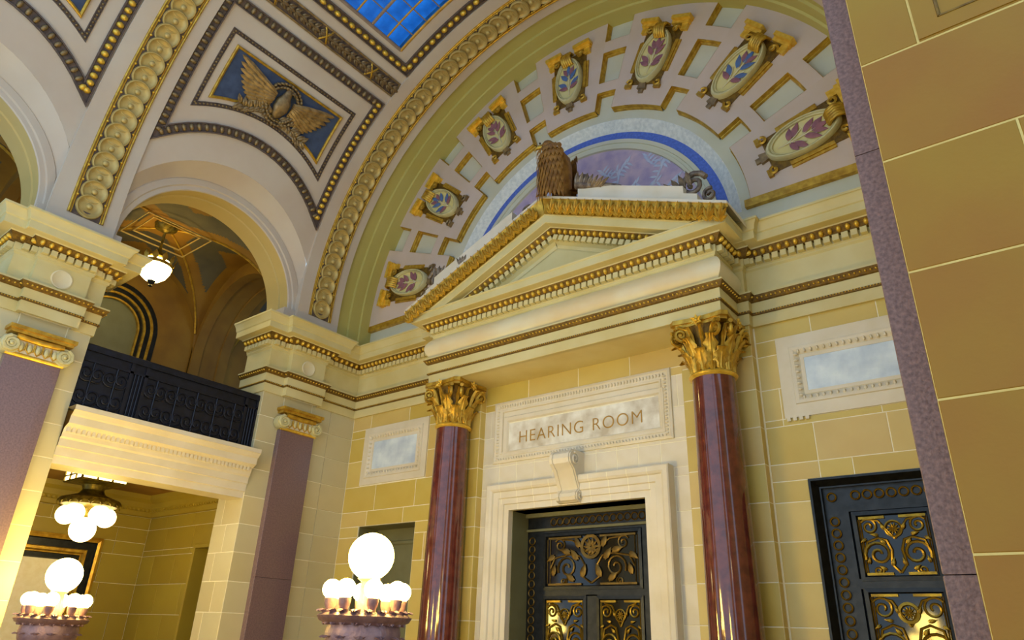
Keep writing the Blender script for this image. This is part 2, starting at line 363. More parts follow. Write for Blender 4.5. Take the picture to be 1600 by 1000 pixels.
# ================================================================== vault
PITCH = 5.05
BAYS = (5.87, 0.82)
RIBS = (8.46, 3.40, -1.65)
ceiling_parts = []
def th_of_z(z): return asin(max(-1, min(1, (z - ZC) / RB)))
ZA = 6.38                                                          # springing of the side arches
vb = MB()
def half(mb, rows_of, mirror):
    for rows in rows_of:
        if mirror: rows = [[(2 * XC - x, y, z) for x, y, z in r] for r in rows]
        mb.grid(rows)
SKY0, SKY1, SKYD = radians(61.3), radians(90), 1.50
for k, yc in enumerate(BAYS):
    for mir in (False, True):
        rows = []; n = 40
        for i in range(n + 1):
            dy = -2.02 + 4.04 * i / n
            zl = ZA + sqrt(max(0, 2.33 ** 2 - min(abs(dy), 2.01) ** 2)); t0 = th_of_z(zl)
            rows.append([V(yc + dy, t0 + (SKY0 - t0) * j / 22) for j in range(23)])
        half(vb, [rows], mir)
        for a, b in ((-2.02, -SKYD), (SKYD, 2.02)):                # strips beside the skylight
            half(vb, [[[V(yc + a + (b - a) * i, SKY0 + (SKY1 - SKY0) * j / 14) for j in range(15)] for i in range(2)]], mir)
        lip = [[V(yc + s * SKYD, SKY0 + (SKY1 - SKY0) * j / 14, -o) for j in range(15)] for s in (-1,) for o in (0, 0.22)]
        half(vb, [lip, [[V(yc + SKYD, SKY0 + (SKY1 - SKY0) * j / 14, -o) for j in range(15)] for o in (0, 0.22)],
                  [[V(yc - SKYD, SKY0, -o), V(yc + SKYD, SKY0, -o)] for o in (0, 0.22)]], mir)
for yr in RIBS:                                                    # transverse ribs, from the cornice up and over
    y0, y1 = yr - 0.585, yr + 0.52
    prof = [(y0, 0.0), (y0, 0.07), (y1, 0.07), (y1, 0.0)]
    rows = []
    for j in range(-1, 82):
        if j < 0 or j > 80:
            sx = -1 if j < 0 else 1
            rows.append([(XC + sx * (RB - o), y, 6.0) for y, o in prof])
        else: rows.append([V(y, pi * j / 80, o) for y, o in prof])
    vb.grid(rows)
# plain soffit between the end rib and the lunette wall, with its inner fillet
rows = []
for j in range(-1, 82):
    pr = [(8.95, 0.0), (9.30, 0.0), (9.32, 0.05), (9.60, 0.05), (9.62, 0.09), (YL + 0.05, 0.09)]
    if j < 0 or j > 80:
        sx = -1 if j < 0 else 1
        rows.append([(XC + sx * (RB - o), y, 6.0) for y, o in pr])
    else: rows.append([V(y, pi * j / 80, o) for y, o in pr])
ceiling = struct('ceiling', vb, M_plaster, smooth=35)
build('soffit_band', MB().grid(rows), M_band, ceiling, smooth=20)

# side arches: splayed reveal, moulded ring, deep soffit
def side_arch(yc, mir, m_soff):
    def mp(p): return (2 * XC - p[0], p[1], p[2]) if mir else p
    n = 40; XR = -12.60
    rows = [[], [], [], [], [], [], [], [], []]
    for i in range(n + 1):
        a = pi * i / n; cy, s = cos(a), sin(a)
        dy = max(-2.015, min(2.015, 2.33 * cy)); z = ZA + 2.33 * s
        xo = XC - sqrt(max(0, RB ** 2 - max(0, z - ZC) ** 2))
        def q(r, x): return mp((x, yc + max(-2.01, min(2.01, r * cy)), ZA + r * s))
        rows[0].append(mp((xo, yc + dy, z))); rows[1].append(q(2.16, XR + 0.02)); rows[2].append(q(2.12, XR - 0.02)); rows[3].append(q(2.10, XR))
        rows[4].append(q(1.97, XR)); rows[5].append(q(1.95, XR - 0.03)); rows[6].append(q(1.87, XR - 0.03)); rows[7].append(q(1.855, XR - 0.05)); rows[8].append(q(1.855, XR - 0.06))
    for r in rows: r.insert(0, (r[0][0], r[0][1], 6.0)); r.append((r[-1][0], r[-1][1], 6.0))
    build('arch_ring', MB().grid(rows), M_plaster, ceiling, smooth=25)
    rows = []
    for x, r in ((-12.66, 1.855), (-12.80, 1.855), (-12.82, 1.88), (-12.98, 1.88), (-13.0, 1.855), (-13.44, 1.855)):
        rr = [mp((x, yc + r * cos(pi * i / n), ZA + r * sin(pi * i / n))) for i in range(n + 1)]
        rr.insert(0, (rr[0][0], rr[0][1], 6.0)); rr.append((rr[-1][0], rr[-1][1], 6.0)); rows.append(rr)
    build('arch_soffit', MB().grid(rows), m_soff, ceiling, smooth=25)
    rows = [[], []]                                                # gallery-side face of the wall above the arch
    for i in range(n + 1):
        c, s = cos(pi * i / n), sin(pi * i / n)
        rows[0].append(mp((-13.44, yc + 1.855 * c, ZA + 1.855 * s))); rows[1].append(mp((-13.44, yc + 2.5 * max(-1, min(1, c * 1.3)), ZA + max(0, 4.2 * s))))
    build('gallery_face', MB().grid(rows), M_ochre, ceiling)
for yc in BAYS: side_arch(yc, False, M_soffit)
side_arch(BAYS[0], True, M_soffit)

# ---- relief frames on the vault, laid out in (y, s = RB * angle) and wrapped on the curve
def wrap(p, off): return V(p[0], p[1] / RB, off)
def resample(path, step, closed):
    pts = list(path) + ([path[0]] if closed else []); out = []; corner = []
    for a, b in zip(pts, pts[1:]):
        n = max(1, int(math.ceil(hypot(b[0] - a[0], b[1] - a[1]) / step)))
        for i in range(n): out.append((a[0] + (b[0] - a[0]) * i / n, a[1] + (b[1] - a[1]) * i / n))
    if not closed: out.append(pts[-1])
    return out
def strip(mb, path, prof, closed=True, step=0.15):                 # prof: (sideways, off)
    P = resample(path, step, closed); n = len(P); rows = []
    for i, p in enumerate(P):
        a = P[(i - 1) % n] if (closed or i > 0) else p; b = P[(i + 1) % n] if (closed or i < n - 1) else p
        d1 = Vector((p[0] - a[0], p[1] - a[1])); d2 = Vector((b[0] - p[0], b[1] - p[1]))
        if d1.length < 1e-9: d1 = d2
        if d2.length < 1e-9: d2 = d1
        d1.normalize(); d2.normalize(); n1 = Vector((-d1.y, d1.x)); n2 = Vector((-d2.y, d2.x))
        m = (n1 + n2) / max(0.25, 1 + n1.dot(n2))
        rows.append([wrap((p[0] + m.x * s, p[1] + m.y * s), o) for s, o in prof])
    return mb.grid(rows, cv=closed)
def along(path, pitch, closed=True, shift=0.5):                    # evenly spaced places with direction, corner to corner
    pts = list(path) + ([path[0]] if closed else []); out = []; acc = 0.0
    L = sum(hypot(b[0] - a[0], b[1] - a[1]) for a, b in zip(pts, pts[1:])); n = max(1, round(L / pitch)); st = L / n; nxt = st * shift
    for a, b in zip(pts, pts[1:]):
        l = hypot(b[0] - a[0], b[1] - a[1])
        while nxt <= acc + l + 1e-9 and len(out) < n:
            t = (nxt - acc) / l if l > 0 else 0
            out.append((a[0] + (b[0] - a[0]) * t, a[1] + (b[1] - a[1]) * t, atan2(b[1] - a[1], b[0] - a[0]))); nxt += st
        acc += l
    return out
def S(deg): return RB * radians(deg)
def arc_s(yc, dy, r, zc): return RB * th_of_z(zc + sqrt(max(0.01, r * r - dy * dy)))
def frame_path(yc, hw, stop, r, zc):                               # up the left side, over the top, down, back along the curve
    p = [(yc - hw, arc_s(yc, hw, r, zc)), (yc - hw, stop), (yc + hw, stop), (yc + hw, arc_s(yc, hw, r, zc))]
    p += [(yc + hw - 2 * hw * i / 16, arc_s(yc, hw - 2 * hw * i / 16, r, zc)) for i in range(1, 16)]
    return p
egg_me = MB().ball(1.0, 8, 6, sc=(1, 1, 0.8)).mesh('egg', M_egg, 60)
def eggmesh(sx, sy, sz, m): return MB().ball(1.0, 8, 6, sc=(sx, sy, sz)).mesh('egg', m, 60)
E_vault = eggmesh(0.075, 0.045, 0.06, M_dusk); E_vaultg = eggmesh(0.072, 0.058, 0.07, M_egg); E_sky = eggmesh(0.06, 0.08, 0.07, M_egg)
tip_me = MB().ball(1, 8, 6, sc=(0.05, 0.17, 0.06)).mesh('leaf_tip', M_egg, 60)
def wing(side, mats):                                              # feathers fan out from the shoulder
    mb = MB(); rg = random.Random(3)
    for row, (n, l0, w, zz) in enumerate(((9, 0.98, 0.13, 0.02), (7, 0.68, 0.11, 0.06), (5, 0.40, 0.10, 0.10))):
        for i in range(n):
            a = radians(17 - 42 * i / (n - 1)); l = l0 * (1.0 - 0.52 * i / (n - 1))
            d = Vector((cos(a) * side, sin(a), 0)); p = Vector((-d.y, d.x, 0)) * side
            o = Vector((0.22 * side, 0.13 - 0.030 * i, 0))
            rows = []
            for k, (t, ww) in enumerate(((0.0, 0.6), (0.35, 1.0), (0.75, 0.95), (0.95, 0.5), (1.0, 0.05))):
                c = o + d * l * t; z = 0.03 + zz + 0.03 * sin(pi * t)
                rows.append([tuple(c - p * w * ww * 0.5 + Vector((0, 0, z - 0.015))), tuple(c + Vector((0, 0, z + 0.012))), tuple(c + p * w * ww * 0.5 + Vector((0, 0, z - 0.015)))])
            mb.grid(rows)
    return mb
def leaf(l, w, lift=0.03, curl=0.0, n=5, lobes=0.0):               # a leaf along +y, cupped towards +z
    rows = []
    for i in range(n + 1):
        t = i / n; ww = w * sin(pi * min(1, 0.12 + t * 0.86)) * (1 + lobes * (1 if i % 2 else -1))
        z = lift * sin(pi * t) + curl * t * t
        rows.append([(-ww / 2, l * t, z), (-ww / 4, l * t + 0.01, z + lift * 0.6), (0, l * t + 0.02, z + lift * 0.3), (ww / 4, l * t + 0.01, z + lift * 0.6), (ww / 2, l * t, z)])
    return rows
def relief(yc, s0, lab, grp):                                      # eagle in a wreath, wings spread, laurel sprays below
    Mx = VF(yc, s0 / RB, 0.012)
    t = empty('eagle_relief', Mx, label=lab, cat='relief')
    wr_ = MB(); rg = random.Random(5)
    for i in range(34):
        a = 2 * pi * i / 34
        for da, r in ((-0.06, 0.34), (0.06, 0.41)):
            c = Vector((cos(a + da) * r, sin(a + da) * r * 1.08, 0.07)); ro = Matrix.Rotation(a + pi / 2 + rg.uniform(-0.5, 0.5), 4, 'Z')
            wr_.ball(1, 6, 4, sc=(0.034, 0.06, 0.06), M=T(c) @ ro.to_4x4() @ Matrix.Rotation(pi / 2, 4, 'Z'))
    local('wreath', wr_, M_dusk, t, 60, kind='stuff')
    for s in (-1, 1): local('wing', wing(s, None), M_wing, t, 30)
    b = MB()
    b.box(0, 0.001, 0, 0.001, 0, 0.001); b.v = []; b.f = []
    rows = []
    for z, r, yy in ((0.02, 0.02, -0.30), (0.05, 0.07, -0.22), (0.08, 0.12, -0.08), (0.09, 0.12, 0.06), (0.09, 0.075, 0.16), (0.10, 0.062, 0.22), (0.10, 0.055, 0.27), (0.09, 0.01, 0.31)):
        rows.append([(1.35 * r * cos(2 * pi * i / 10), 1.2 * yy, z + r * 0.8 * sin(2 * pi * i / 10)) for i in range(10)])
    b.grid(rows, cu=True); b.tube([(0.04, 0.31, 0.14), (0.10, 0.315, 0.15), (0.13, 0.27, 0.13)], [0.036, 0.026, 0.004], 6)
    local('eagle_body', b, M_dusk, t, 60)
    for s in (-1, 1):
        sp = MB(); rg = random.Random(8 + s)
        pts = [(s * (0.12 + 0.62 * i / 6), -0.30 - 0.02 * i + 0.05 * sin(i), 0.04) for i in range(7)]
        sp.tube(pts, 0.014, 5)
        for i, p in enumerate(pts):
            for d in (-1, 1):
                a = radians(-90 * s + 50 * d + rg.uniform(-15, 15))
                sp.grid(leaf(0.19, 0.11, 0.03), M=T(Vector(p) + Vector((0, 0, 0.01))) @ Matrix.Rotation(a, 4, 'Z'))
        local('laurel_spray', sp, M_dusk, t, 40)
    return t
nt_ = [0]
def trim(mb, m, smooth=None):
    nt_[0] += 1; return struct('trim_%d' % nt_[0], mb, m, smooth)
for k, yc in enumerate(BAYS):
    p = frame_path(yc, 1.87, S(49.2), 2.66, 6.70)
    tr = trim(strip(MB(), p, [(-0.10, 0.0), (-0.10, 0.045), (-0.075, 0.045), (-0.07, 0.01), (0.07, 0.01), (0.075, 0.045), (0.10, 0.045), (0.10, 0.0)]), M_duskbed)
    for i, (y, s, a) in enumerate(along(p, 0.15)):
        side = y > yc + 1.8
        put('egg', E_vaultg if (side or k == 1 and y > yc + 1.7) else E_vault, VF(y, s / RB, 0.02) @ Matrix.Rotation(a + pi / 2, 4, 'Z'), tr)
    for sgn in (-1, 1):
        put('leaf_tip', tip_me, VF(yc + sgn * 1.93, S(18.2), 0.03) @ Matrix.Rotation(sgn * -0.25, 4, 'Z'), tr)
    bb = MB(); pb = frame_path(yc, 1.50, S(44.2), 3.08, 6.70)      # bead row
    for (y, s, a) in along(pb, 0.075): bb.ball(0.026, 5, 4, M=VF(y, s / RB, 0.01))
    build('bead_row', bb, M_dusk, tr, 60, kind='stuff')
    build('bead_fillet', strip(MB(), pb, [(-0.045, 0.0), (-0.04, 0.02), (-0.03, 0.02), (-0.025, 0.004), (0.025, 0.004), (0.03, 0.02), (0.04, 0.02), (0.045, 0.0)]), M_duskbed, tr)
    pf_ = frame_path(yc, 1.29, S(42.0), 3.22, 6.70)                # blue field, sunk behind a gilded bead
    rows = []
    for i in range(25):
        dy = -1.27 + 2.54 * i / 24; s0 = arc_s(yc, dy, 3.22, 6.70)
        rows.append([V(yc + dy, (s0 + (S(42.0) - s0) * j / 8) / RB, 0.006) for j in range(9)])
    build('blue_field', MB().grid(rows), M_field, tr, smooth=30)
    build('gilded_bead', strip(MB(), pf_, [(-0.025, 0.0), (-0.02, 0.035), (0.01, 0.05), (0.03, 0.04), (0.035, 0.0)]), M_gold, tr)
    # leaf garland between the panel and the skylight
    g = MB(); ga = [(yc - 2.0, S(54.0)), (yc + 2.0, S(54.0))]
    strip(g, [(yc - 1.98, S(52.4)), (yc + 1.98, S(52.4)), (yc + 1.98, S(55.6)), (yc - 1.98, S(55.6))], [(-0.02, 0.0), (-0.02, 0.03), (0.02, 0.03), (0.02, 0.0)])
    gt = trim(g, M_dusk)
    rows = [[V(yc - 1.96 + 3.92 * i / 10, radians(52.5 + 3.0 * j / 3), 0.006) for j in range(4)] for i in range(11)]
    build('garland_bed', MB().grid(rows), M_duskbed, gt)
    gl = MB().grid(leaf(0.17, 0.10, 0.035, n=4)).mesh('garland_leaf', M_dusk, 50)
    rg = random.Random(4)
    for i in range(25):
        y = yc - 1.88 + 3.76 * i / 24
        for d in (-1, 0, 1):
            if (i * 3 + d) % 2 == 0 or True:
                put('garland_leaf', gl, VF(y, radians(54.0), 0.015 + 0.02 * (d == 0)) @ Matrix.Rotation(-pi / 2 + d * 0.75 + rg.uniform(-0.15, 0.15), 4, 'Z'), gt)
    for d in (-1.25, 0.0, 1.25):
        tb = MB()
        for s_ in (-1, 1): tb.tube([VF(yc + d, radians(54), 0.0) @ Vector((s_ * 0.09 * u, 0.14 * u, 0.05 * (1 - u * u) + 0.02)) for u in (-1, -0.5, 0, 0.5, 1)], 0.022, 6)
        build('garland_tie', tb, M_gold, gt, 60)
    # skylight: egg frame, bars, panes
    ps = [(yc - 1.88, S(58.9)), (yc + 1.88, S(58.9)), (yc + 1.88, S(121.1)), (yc - 1.88, S(121.1))]
    sk = trim(strip(MB(), ps, [(-0.11, 0.0), (-0.11, 0.05), (-0.085, 0.05), (-0.08, 0.01), (0.08, 0.01), (0.085, 0.05), (0.11, 0.05), (0.11, 0.0)], step=0.25), M_duskbed)
    for y, s, a in along(ps, 0.19): put('egg', E_sky, VF(y, s / RB, 0.02) @ Matrix.Rotation(a + pi / 2, 4, 'Z'), sk)
    wf = MB(); th0, th1 = radians(61.3), radians(118.7); hy = SKYD
    for o in ((yc - hy, th0, yc + hy, th0), (yc - hy, th1, yc + hy, th1)): wf.tube([V(o[0], o[1], -0.04), V(o[2], o[3], -0.04)], 0.05, 6)
    win = struct('window_%d' % (k + 1), wf, M_leadbar, 60)
    for s_ in (-1, 1): build('gilded_bar', MB().tube([V(yc + s_ * hy, th0 + (th1 - th0) * j / 24, -0.02) for j in range(25)], 0.035, 6), M_goldbar, win, 60)
    ny, nth = (7, 14) if k == 0 else (4, 6)
    for i in range(1, ny):
        y = yc - hy + 2 * hy * i / ny; big = (i % 2 == 1)
        build('glazing_bar', MB().tube([V(y, th0 + (th1 - th0) * j / 24, -0.05) for j in range(25)], 0.034 if big else 0.022, 6), M_leadbar if big else M_goldbar, win, 60)
    for j in range(1, nth):
        th = th0 + (th1 - th0) * j / nth
        build('cross_bar', MB().tube([V(yc - hy, th, -0.07), V(yc + hy, th, -0.07)], 0.014, 5), M_leadbar, win, 60)
    for i in range(ny):
        for j in range(nth):
            ya, yb = yc - hy + 2 * hy * i / ny, yc - hy + 2 * hy * (i + 1) / ny; ta, tb_ = th0 + (th1 - th0) * j / nth, th0 + (th1 - th0) * (j + 1) / nth
            build('pane', MB().add([V(ya, ta, -0.09), V(yb, ta, -0.09), V(yb, tb_, -0.09), V(ya, tb_, -0.09)], [(0, 1, 2, 3)]), M_pane, win)
relief(BAYS[0], S(37.2), 'gilded eagle in a wreath on the whole blue vault panel above the open arch', None)
relief(BAYS[1], S(37.2), 'gilded eagle on the blue vault panel cut off by the top edge', None)

# ---- guilloche of overlapping discs on the ribs
dm = MB(); dm.lathe([(0.222, -0.01), (0.222, 0.036), (0.212, 0.052), (0.198, 0.052), (0.182, 0.022), (0.12, 0.004), (0.052, 0.006), (0.050, 0.044), (0.034, 0.062), (0.0005, 0.066)], 22)
disc_me = dm.mesh('disc', M_disc, 50)
def guilloche(y0, last):
    tr = MB()
    def rail(y, w, h, m, nm, par):
        rows = [[V(y + s * w, radians(-1.5) + (radians(last) - radians(-1.5)) * j / 50, o) for s, o in ((-1, 0.06), (-0.8, 0.07 + h), (0, 0.08 + h), (0.8, 0.07 + h), (1, 0.06))] for j in range(51)]
        return MB().grid(rows)
    bed = MB().grid([[V(y0 + s * 0.255, radians(-1.5) + (radians(last) - radians(-1.5)) * j / 50, 0.074) for s in (-1, 1)] for j in range(51)])
    t = trim(bed, M_duskbed)
    for s in (-1, 1):
        build('gilded_rail', rail(y0 + s * 0.282, 0.022, 0.03, None, None, None), M_gold, t, 30)
        build('gilded_rail', rail(y0 + s * 0.243, 0.012, 0.015, None, None, None), M_egg, t, 30)
    st = 2.95; th = 0.75
    i = 0
    while th < last:
        put('disc', disc_me, VF(y0, radians(th), 0.082) @ Matrix.Rotation(radians(6), 4, 'X'), t); th += st; i += 1
    b = MB(); th = 0.75 + st / 2
    while th < last:
        for s in (-1, 1): b.ball(0.028, 6, 4, M=VF(y0 + s * 0.235, radians(th), 0.09))
        th += st
    build('bead_row', b, M_egg, t, 60, kind='stuff')
guilloche(8.46, 122.0); guilloche(3.40, 100.0)

# ================================================================== lunette over the end wall
LZ = 6.58
def LP(r, deg, y): a = radians(deg); return (XC - r * cos(a), y, LZ + r * sin(a))
def ring_rows(prof, a0=0.0, a1=180.0, n=72): return [[LP(r, a0 + (a1 - a0) * i / n, y) for r, y in prof] for i in range(n + 1)]
lun = MB().grid(ring_rows([(3.33, YL), (5.90, YL)]))
for sx in (-1, 1): lun.add([(XC + sx * 5.95, YL, 5.9), (XC + sx * 3.0, YL, 5.9), (XC + sx * 3.0, YL, LZ), (XC + sx * 5.95, YL, LZ)], [(0, 1, 2, 3)])
lunette = struct('wall_back', lun, M_pale, 30)
rim_p = [(3.56, YL), (3.55, YL - 0.02), (3.45, YL - 0.03), (3.42, YL - 0.005)]
build('white_ring', MB().grid(ring_rows([(3.345, YL - 0.003), (3.335, YL - 0.008), (3.12, YL + 0.14)])), M_white, lunette, 30)
build('blue_ring', MB().grid(ring_rows([(3.12, YL + 0.14), (2.93, YL + 0.14)])), M_blue, lunette, 30)
build('cream_ring', MB().grid(ring_rows([(2.94, YL + 0.14), (2.94, YL + 0.10), (2.86, YL + 0.10), (2.85, YL + 0.125), (2.80, YL + 0.125), (2.79, YL + 0.10), (2.73, YL + 0.11), (2.72, YL + 0.17)])), M_pale, lunette, 20)
build('tympanum', MB().grid(ring_rows([(2.73, YL + 0.16), (1.6, YL + 0.16), (0.01, YL + 0.16)])), M_tymp, lunette)
vm = MB(); rg = random.Random(2)                                   # vine scrolls across the tympanum
def sprig(x, z, a, l, dep):
    pts = [];
    for i in range(6):
        t = i / 5; pts.append((x, YL + 0.158, z)); x += cos(a) * l / 5; z += sin(a) * l / 5; a += 0.22 * (1 if dep % 2 else -1)
    vm.tube(pts, [0.030 * (1 - 0.10 * i) * (0.8 ** dep) for i in range(6)], 4)
    for i in (2, 3, 4, 5):
        for d in (-1, 1):
            M_ = F(pts[i], (sin(a + d), 0, -cos(a + d)), (cos(a + d * 0.9), 0, sin(a + d * 0.9)), (0, -1, 0))
            vm.grid(leaf(0.17, 0.055, 0.008, n=3), M=M_)
    if dep < 2:
        for d in (-1, 1): sprig(pts[3 + (d > 0)][0], pts[3 + (d > 0)][2], a + d * 0.75, l * 0.72, dep + 1)
for x, a in ((-8.3, 1.9), (-7.2, 1.75), (-6.1, 1.45), (-5.4, 1.2), (-4.9, 0.9)): sprig(x, 7.45 if x > -8 else 7.0, a, 0.85, 0)
vm.v = [p for p in vm.v]
build('vine', vm, M_vine, lunette, 50, kind='stuff')

NOT = [25, 51, 77, 103, 129, 155]; HA = 3.25; YS = YL - 0.15      # strapwork: plates between the notch axes
def pol(mb, r0, r1, a0, a1, y=YS):
    n = max(1, int((a1 - a0) / 2.2)); mb.grid([[LP(r0, a0 + (a1 - a0) * i / n, y), LP(r1, a0 + (a1 - a0) * i / n, y)] for i in range(n + 1)])
edges = [0.8] + [v for x in NOT for v in (x - HA, x + HA)] + [179.2]
def gold_edge(mb, pts, inw):                                       # a moulded slope from the plate down to the coffer floor
    rows = []
    for p, d in zip(pts, inw):
        d = Vector(d); p = Vector(p)
        rows.append([tuple(p + d * a_ + Vector((0, o_, 0))) for a_, o_ in ((-0.003, -0.002), (0.002, 0.0), (0.002, 0.03), (0.008, 0.035), (0.010, 0.09), (0.022, 0.095), (0.026, 0.16))])
    mb.grid(rows)
def er(deg, s=1): a = radians(deg); return (-cos(a) * s, 0, sin(a) * s)
def et(deg, s=1): a = radians(deg); return (sin(a) * s, 0, cos(a) * s)
ns = 0
for i in range(0, len(edges), 2):
    a0, a1 = edges[i], edges[i + 1]
    mb = MB(); pol(mb, 3.56, 5.86, a0, a1); build('strap_plate', mb, M_pink, lunette)
    g = MB(); n = 10; ang = [a0 + (a1 - a0) * k / n for k in range(n + 1)]
    gold_edge(g, [LP(3.56, a, YS) for a in ang], [er(a, -1) for a in ang]); build('gilded_moulding', g, M_gold, lunette, 50)
    if i == 0 or i == len(edges) - 2:                              # flat base moulding
        sx = -1 if i == 0 else 1
        g = MB(); g.box(XC + min(sx * 3.45, sx * 5.86), XC + max(sx * 3.45, sx * 5.86), YL - 0.16, YL, LZ + 0.02, LZ + 0.16)
        build('gilded_moulding', g, M_gold, lunette)
for nx in NOT:
    for r0, r1 in ((4.0, 4.25), (5.05, 5.35)):
        mb = MB(); pol(mb, r0, r1, nx - HA, nx + HA); build('strap_bridge', mb, M_pink, lunette)
    for r0, r1, caps in ((3.56, 4.0, (0, 1)), (4.25, 5.05, (1, 1)), (5.35, 5.86, (1, 0))):
        g = MB()
        gold_edge(g, [LP(r0 + (r1 - r0) * k / 3, nx - HA, YS) for k in range(4)], [et(nx - HA)] * 4)
        gold_edge(g, [LP(r0 + (r1 - r0) * k / 3, nx + HA, YS) for k in range(4)], [et(nx + HA, -1)] * 4)
        aa = [nx - HA + 2 * HA * k / 3 for k in range(4)]
        if caps[0]: gold_edge(g, [LP(r0, a, YS) for a in aa], [er(a) for a in aa])
        if caps[1]: gold_edge(g, [LP(r1, a, YS) for a in aa], [er(a, -1) for a in aa])
        build('coffer_moulding', g, M_gold, lunette, 50)

# ---- medallions
OV = lambda a, k=1.0: (0.30 * k * cos(a), 0.56 * k * sin(a))
def medallion(deg, label, style):
    c = LP(4.63, deg, YS); Mx = F(c, et(deg), er(deg), (0, -1, 0))
    t = empty('medallion', Mx, label=label, cat='medallion', group='leaf medallions of the lunette')
    b = MB(); b.prism([(-0.36, -0.62), (0.36, -0.62), (0.44, 0.70), (-0.44, 0.70)], 0.0, 0.02); local('back_plate', b, M_bed, t)  # plate coloured dark to stand for the shadow around the oval
    for s in (-1, 1):
        b = MB()
        for x, w, z in ((0.40, 0.035, 0.05), (0.46, 0.02, 0.03)):
            b.prism([(s * (x - 0.03) - w, -0.34), (s * (x - 0.03) + w, -0.34), (s * (x + 0.01) + w, 0.36), (s * (x + 0.01) - w, 0.36)], 0.0, z)
        local('side_bar', b, M_gold, t)
        b = MB()                                                   # moulded ear at the head
        b.box(min(s * 0.16, s * 0.56), max(s * 0.16, s * 0.56), 0.70, 0.83, 0, 0.10); b.box(min(s * 0.16, s * 0.58), max(s * 0.16, s * 0.58), 0.77, 0.85, 0, 0.17)
        b.box(min(s * 0.40, s * 0.54), max(s * 0.40, s * 0.54), 0.56, 0.70, 0, 0.07)
        local('ear', b, M_egg, t)
        b = MB(); pts = [];
        for k in range(14):
            a = k / 13 * 2.2 * pi; r = 0.085 * (1 - 0.055 * k); pts.append((s * (0.31 + r * cos(a)), 0.58 + r * sin(a), 0.06 + 0.004 * k))
        b.tube(pts, 0.026, 5); local('head_scroll', b, M_gold, t, 60)
        b = MB(); pts = []
        for k in range(12):
            a = pi + s * k / 11 * 1.9 * pi; r = 0.075 * (1 - 0.06 * k); pts.append((s * 0.33 + r * cos(a), -0.60 + r * sin(a), 0.05))
        b.tube(pts, 0.026, 5); b.box(min(s * 0.28, s * 0.42), max(s * 0.28, s * 0.42), -0.72, -0.64, 0, 0.06)
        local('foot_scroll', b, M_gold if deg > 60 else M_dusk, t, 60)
    b = MB(); b.prism([(-0.10, -0.74), (0.10, -0.74), (0.07, -0.60), (-0.07, -0.60)], 0, 0.06); b.prism([(-0.05, -0.82), (0.05, -0.82), (0.05, -0.74), (-0.05, -0.74)], 0, 0.04); local('foot_drop', b, M_dusk, t)
    rows = [[(*OV(2 * pi * i / 40, k), z) for k, z in ((1.10, 0.0), (1.10, 0.10), (1.05, 0.135), (0.99, 0.135), (0.95, 0.10), (0.93, 0.12), (0.89, 0.11), (0.87, 0.06))] for i in range(40)]
    local('oval_frame', MB().grid(rows, cv=True), M_rim, t, 40)
    rows = [[(*OV(2 * pi * i / 40, k), z) for k, z in ((0.88, 0.075), (0.5, 0.055), (0.001, 0.05))] for i in range(40)]
    op = local('oval_panel', MB().grid(rows, cv=True), M_oval, t, 60)
    b = MB()                                                       # ribbed clasp over the head of the frame
    for k in range(5):
        x = -0.10 + 0.05 * k
        b.tube([(x, 0.40, 0.10), (x, 0.46, 0.19), (x, 0.56, 0.23), (x, 0.66, 0.19), (x, 0.71, 0.06)], 0.033, 6)
    local('clasp', b, M_gold, t, 60)
    b = MB(); b.tube([(0, -0.42, 0.07), (0.012, -0.1, 0.075), (0, 0.30, 0.075)], 0.011, 4)
    for s in (-1, 1):
        b.tube([(0, -0.25, 0.07), (s * 0.06, -0.1, 0.075), (s * 0.14, 0.02, 0.075)], 0.009, 4); b.tube([(0, -0.02, 0.07), (s * 0.05, 0.12, 0.075), (s * 0.10, 0.2, 0.075)], 0.009, 4)
    local('stem', b, M_stem, op)
    specs = [(0, 0.14, 0), (0.03, 0.02, -38), (0.03, 0.02, 38), (0.05, -0.16, -52), (0.05, -0.16, 52), (0.02, 0.16, -30), (0.02, 0.16, 30), (0.03, -0.22, -70), (0.03, -0.22, 70)]
    for k, (o, y, a) in enumerate(specs):
        s = -1 if a < 0 else 1
        m = M_leafp if style == 0 or k > 4 else M_leafb
        b = MB().grid(leaf(0.28 if k < 5 else 0.23, 0.11, 0.012), M=T((s * o, y, 0.075)) @ Matrix.Rotation(radians(-a), 4, 'Z'))
        local('leaf', b, m, op, 60)
    return t
for deg, lab, st in ((12, 'leaf medallion lowest on the far side, half hidden behind the pediment slope', 0), (38, 'medallion with blue and plum leaves beside the pediment slope, second from its foot', 1),
                     (64, 'plum-leaf medallion between the slope medallions and the crown, upper left of the eagle statue', 0), (90, 'blue-leaf medallion above the eagle statue, fourth from either end', 1),
                     (116, 'plum-leaf medallion right of the crown of the lunette arch', 0), (142, 'large medallion with bright blue leaves, near the granite pier', 1),
                     (168, 'largest medallion, plum leaves, lying low and partly behind the granite pier', 0)):
    medallion(deg, lab, st)

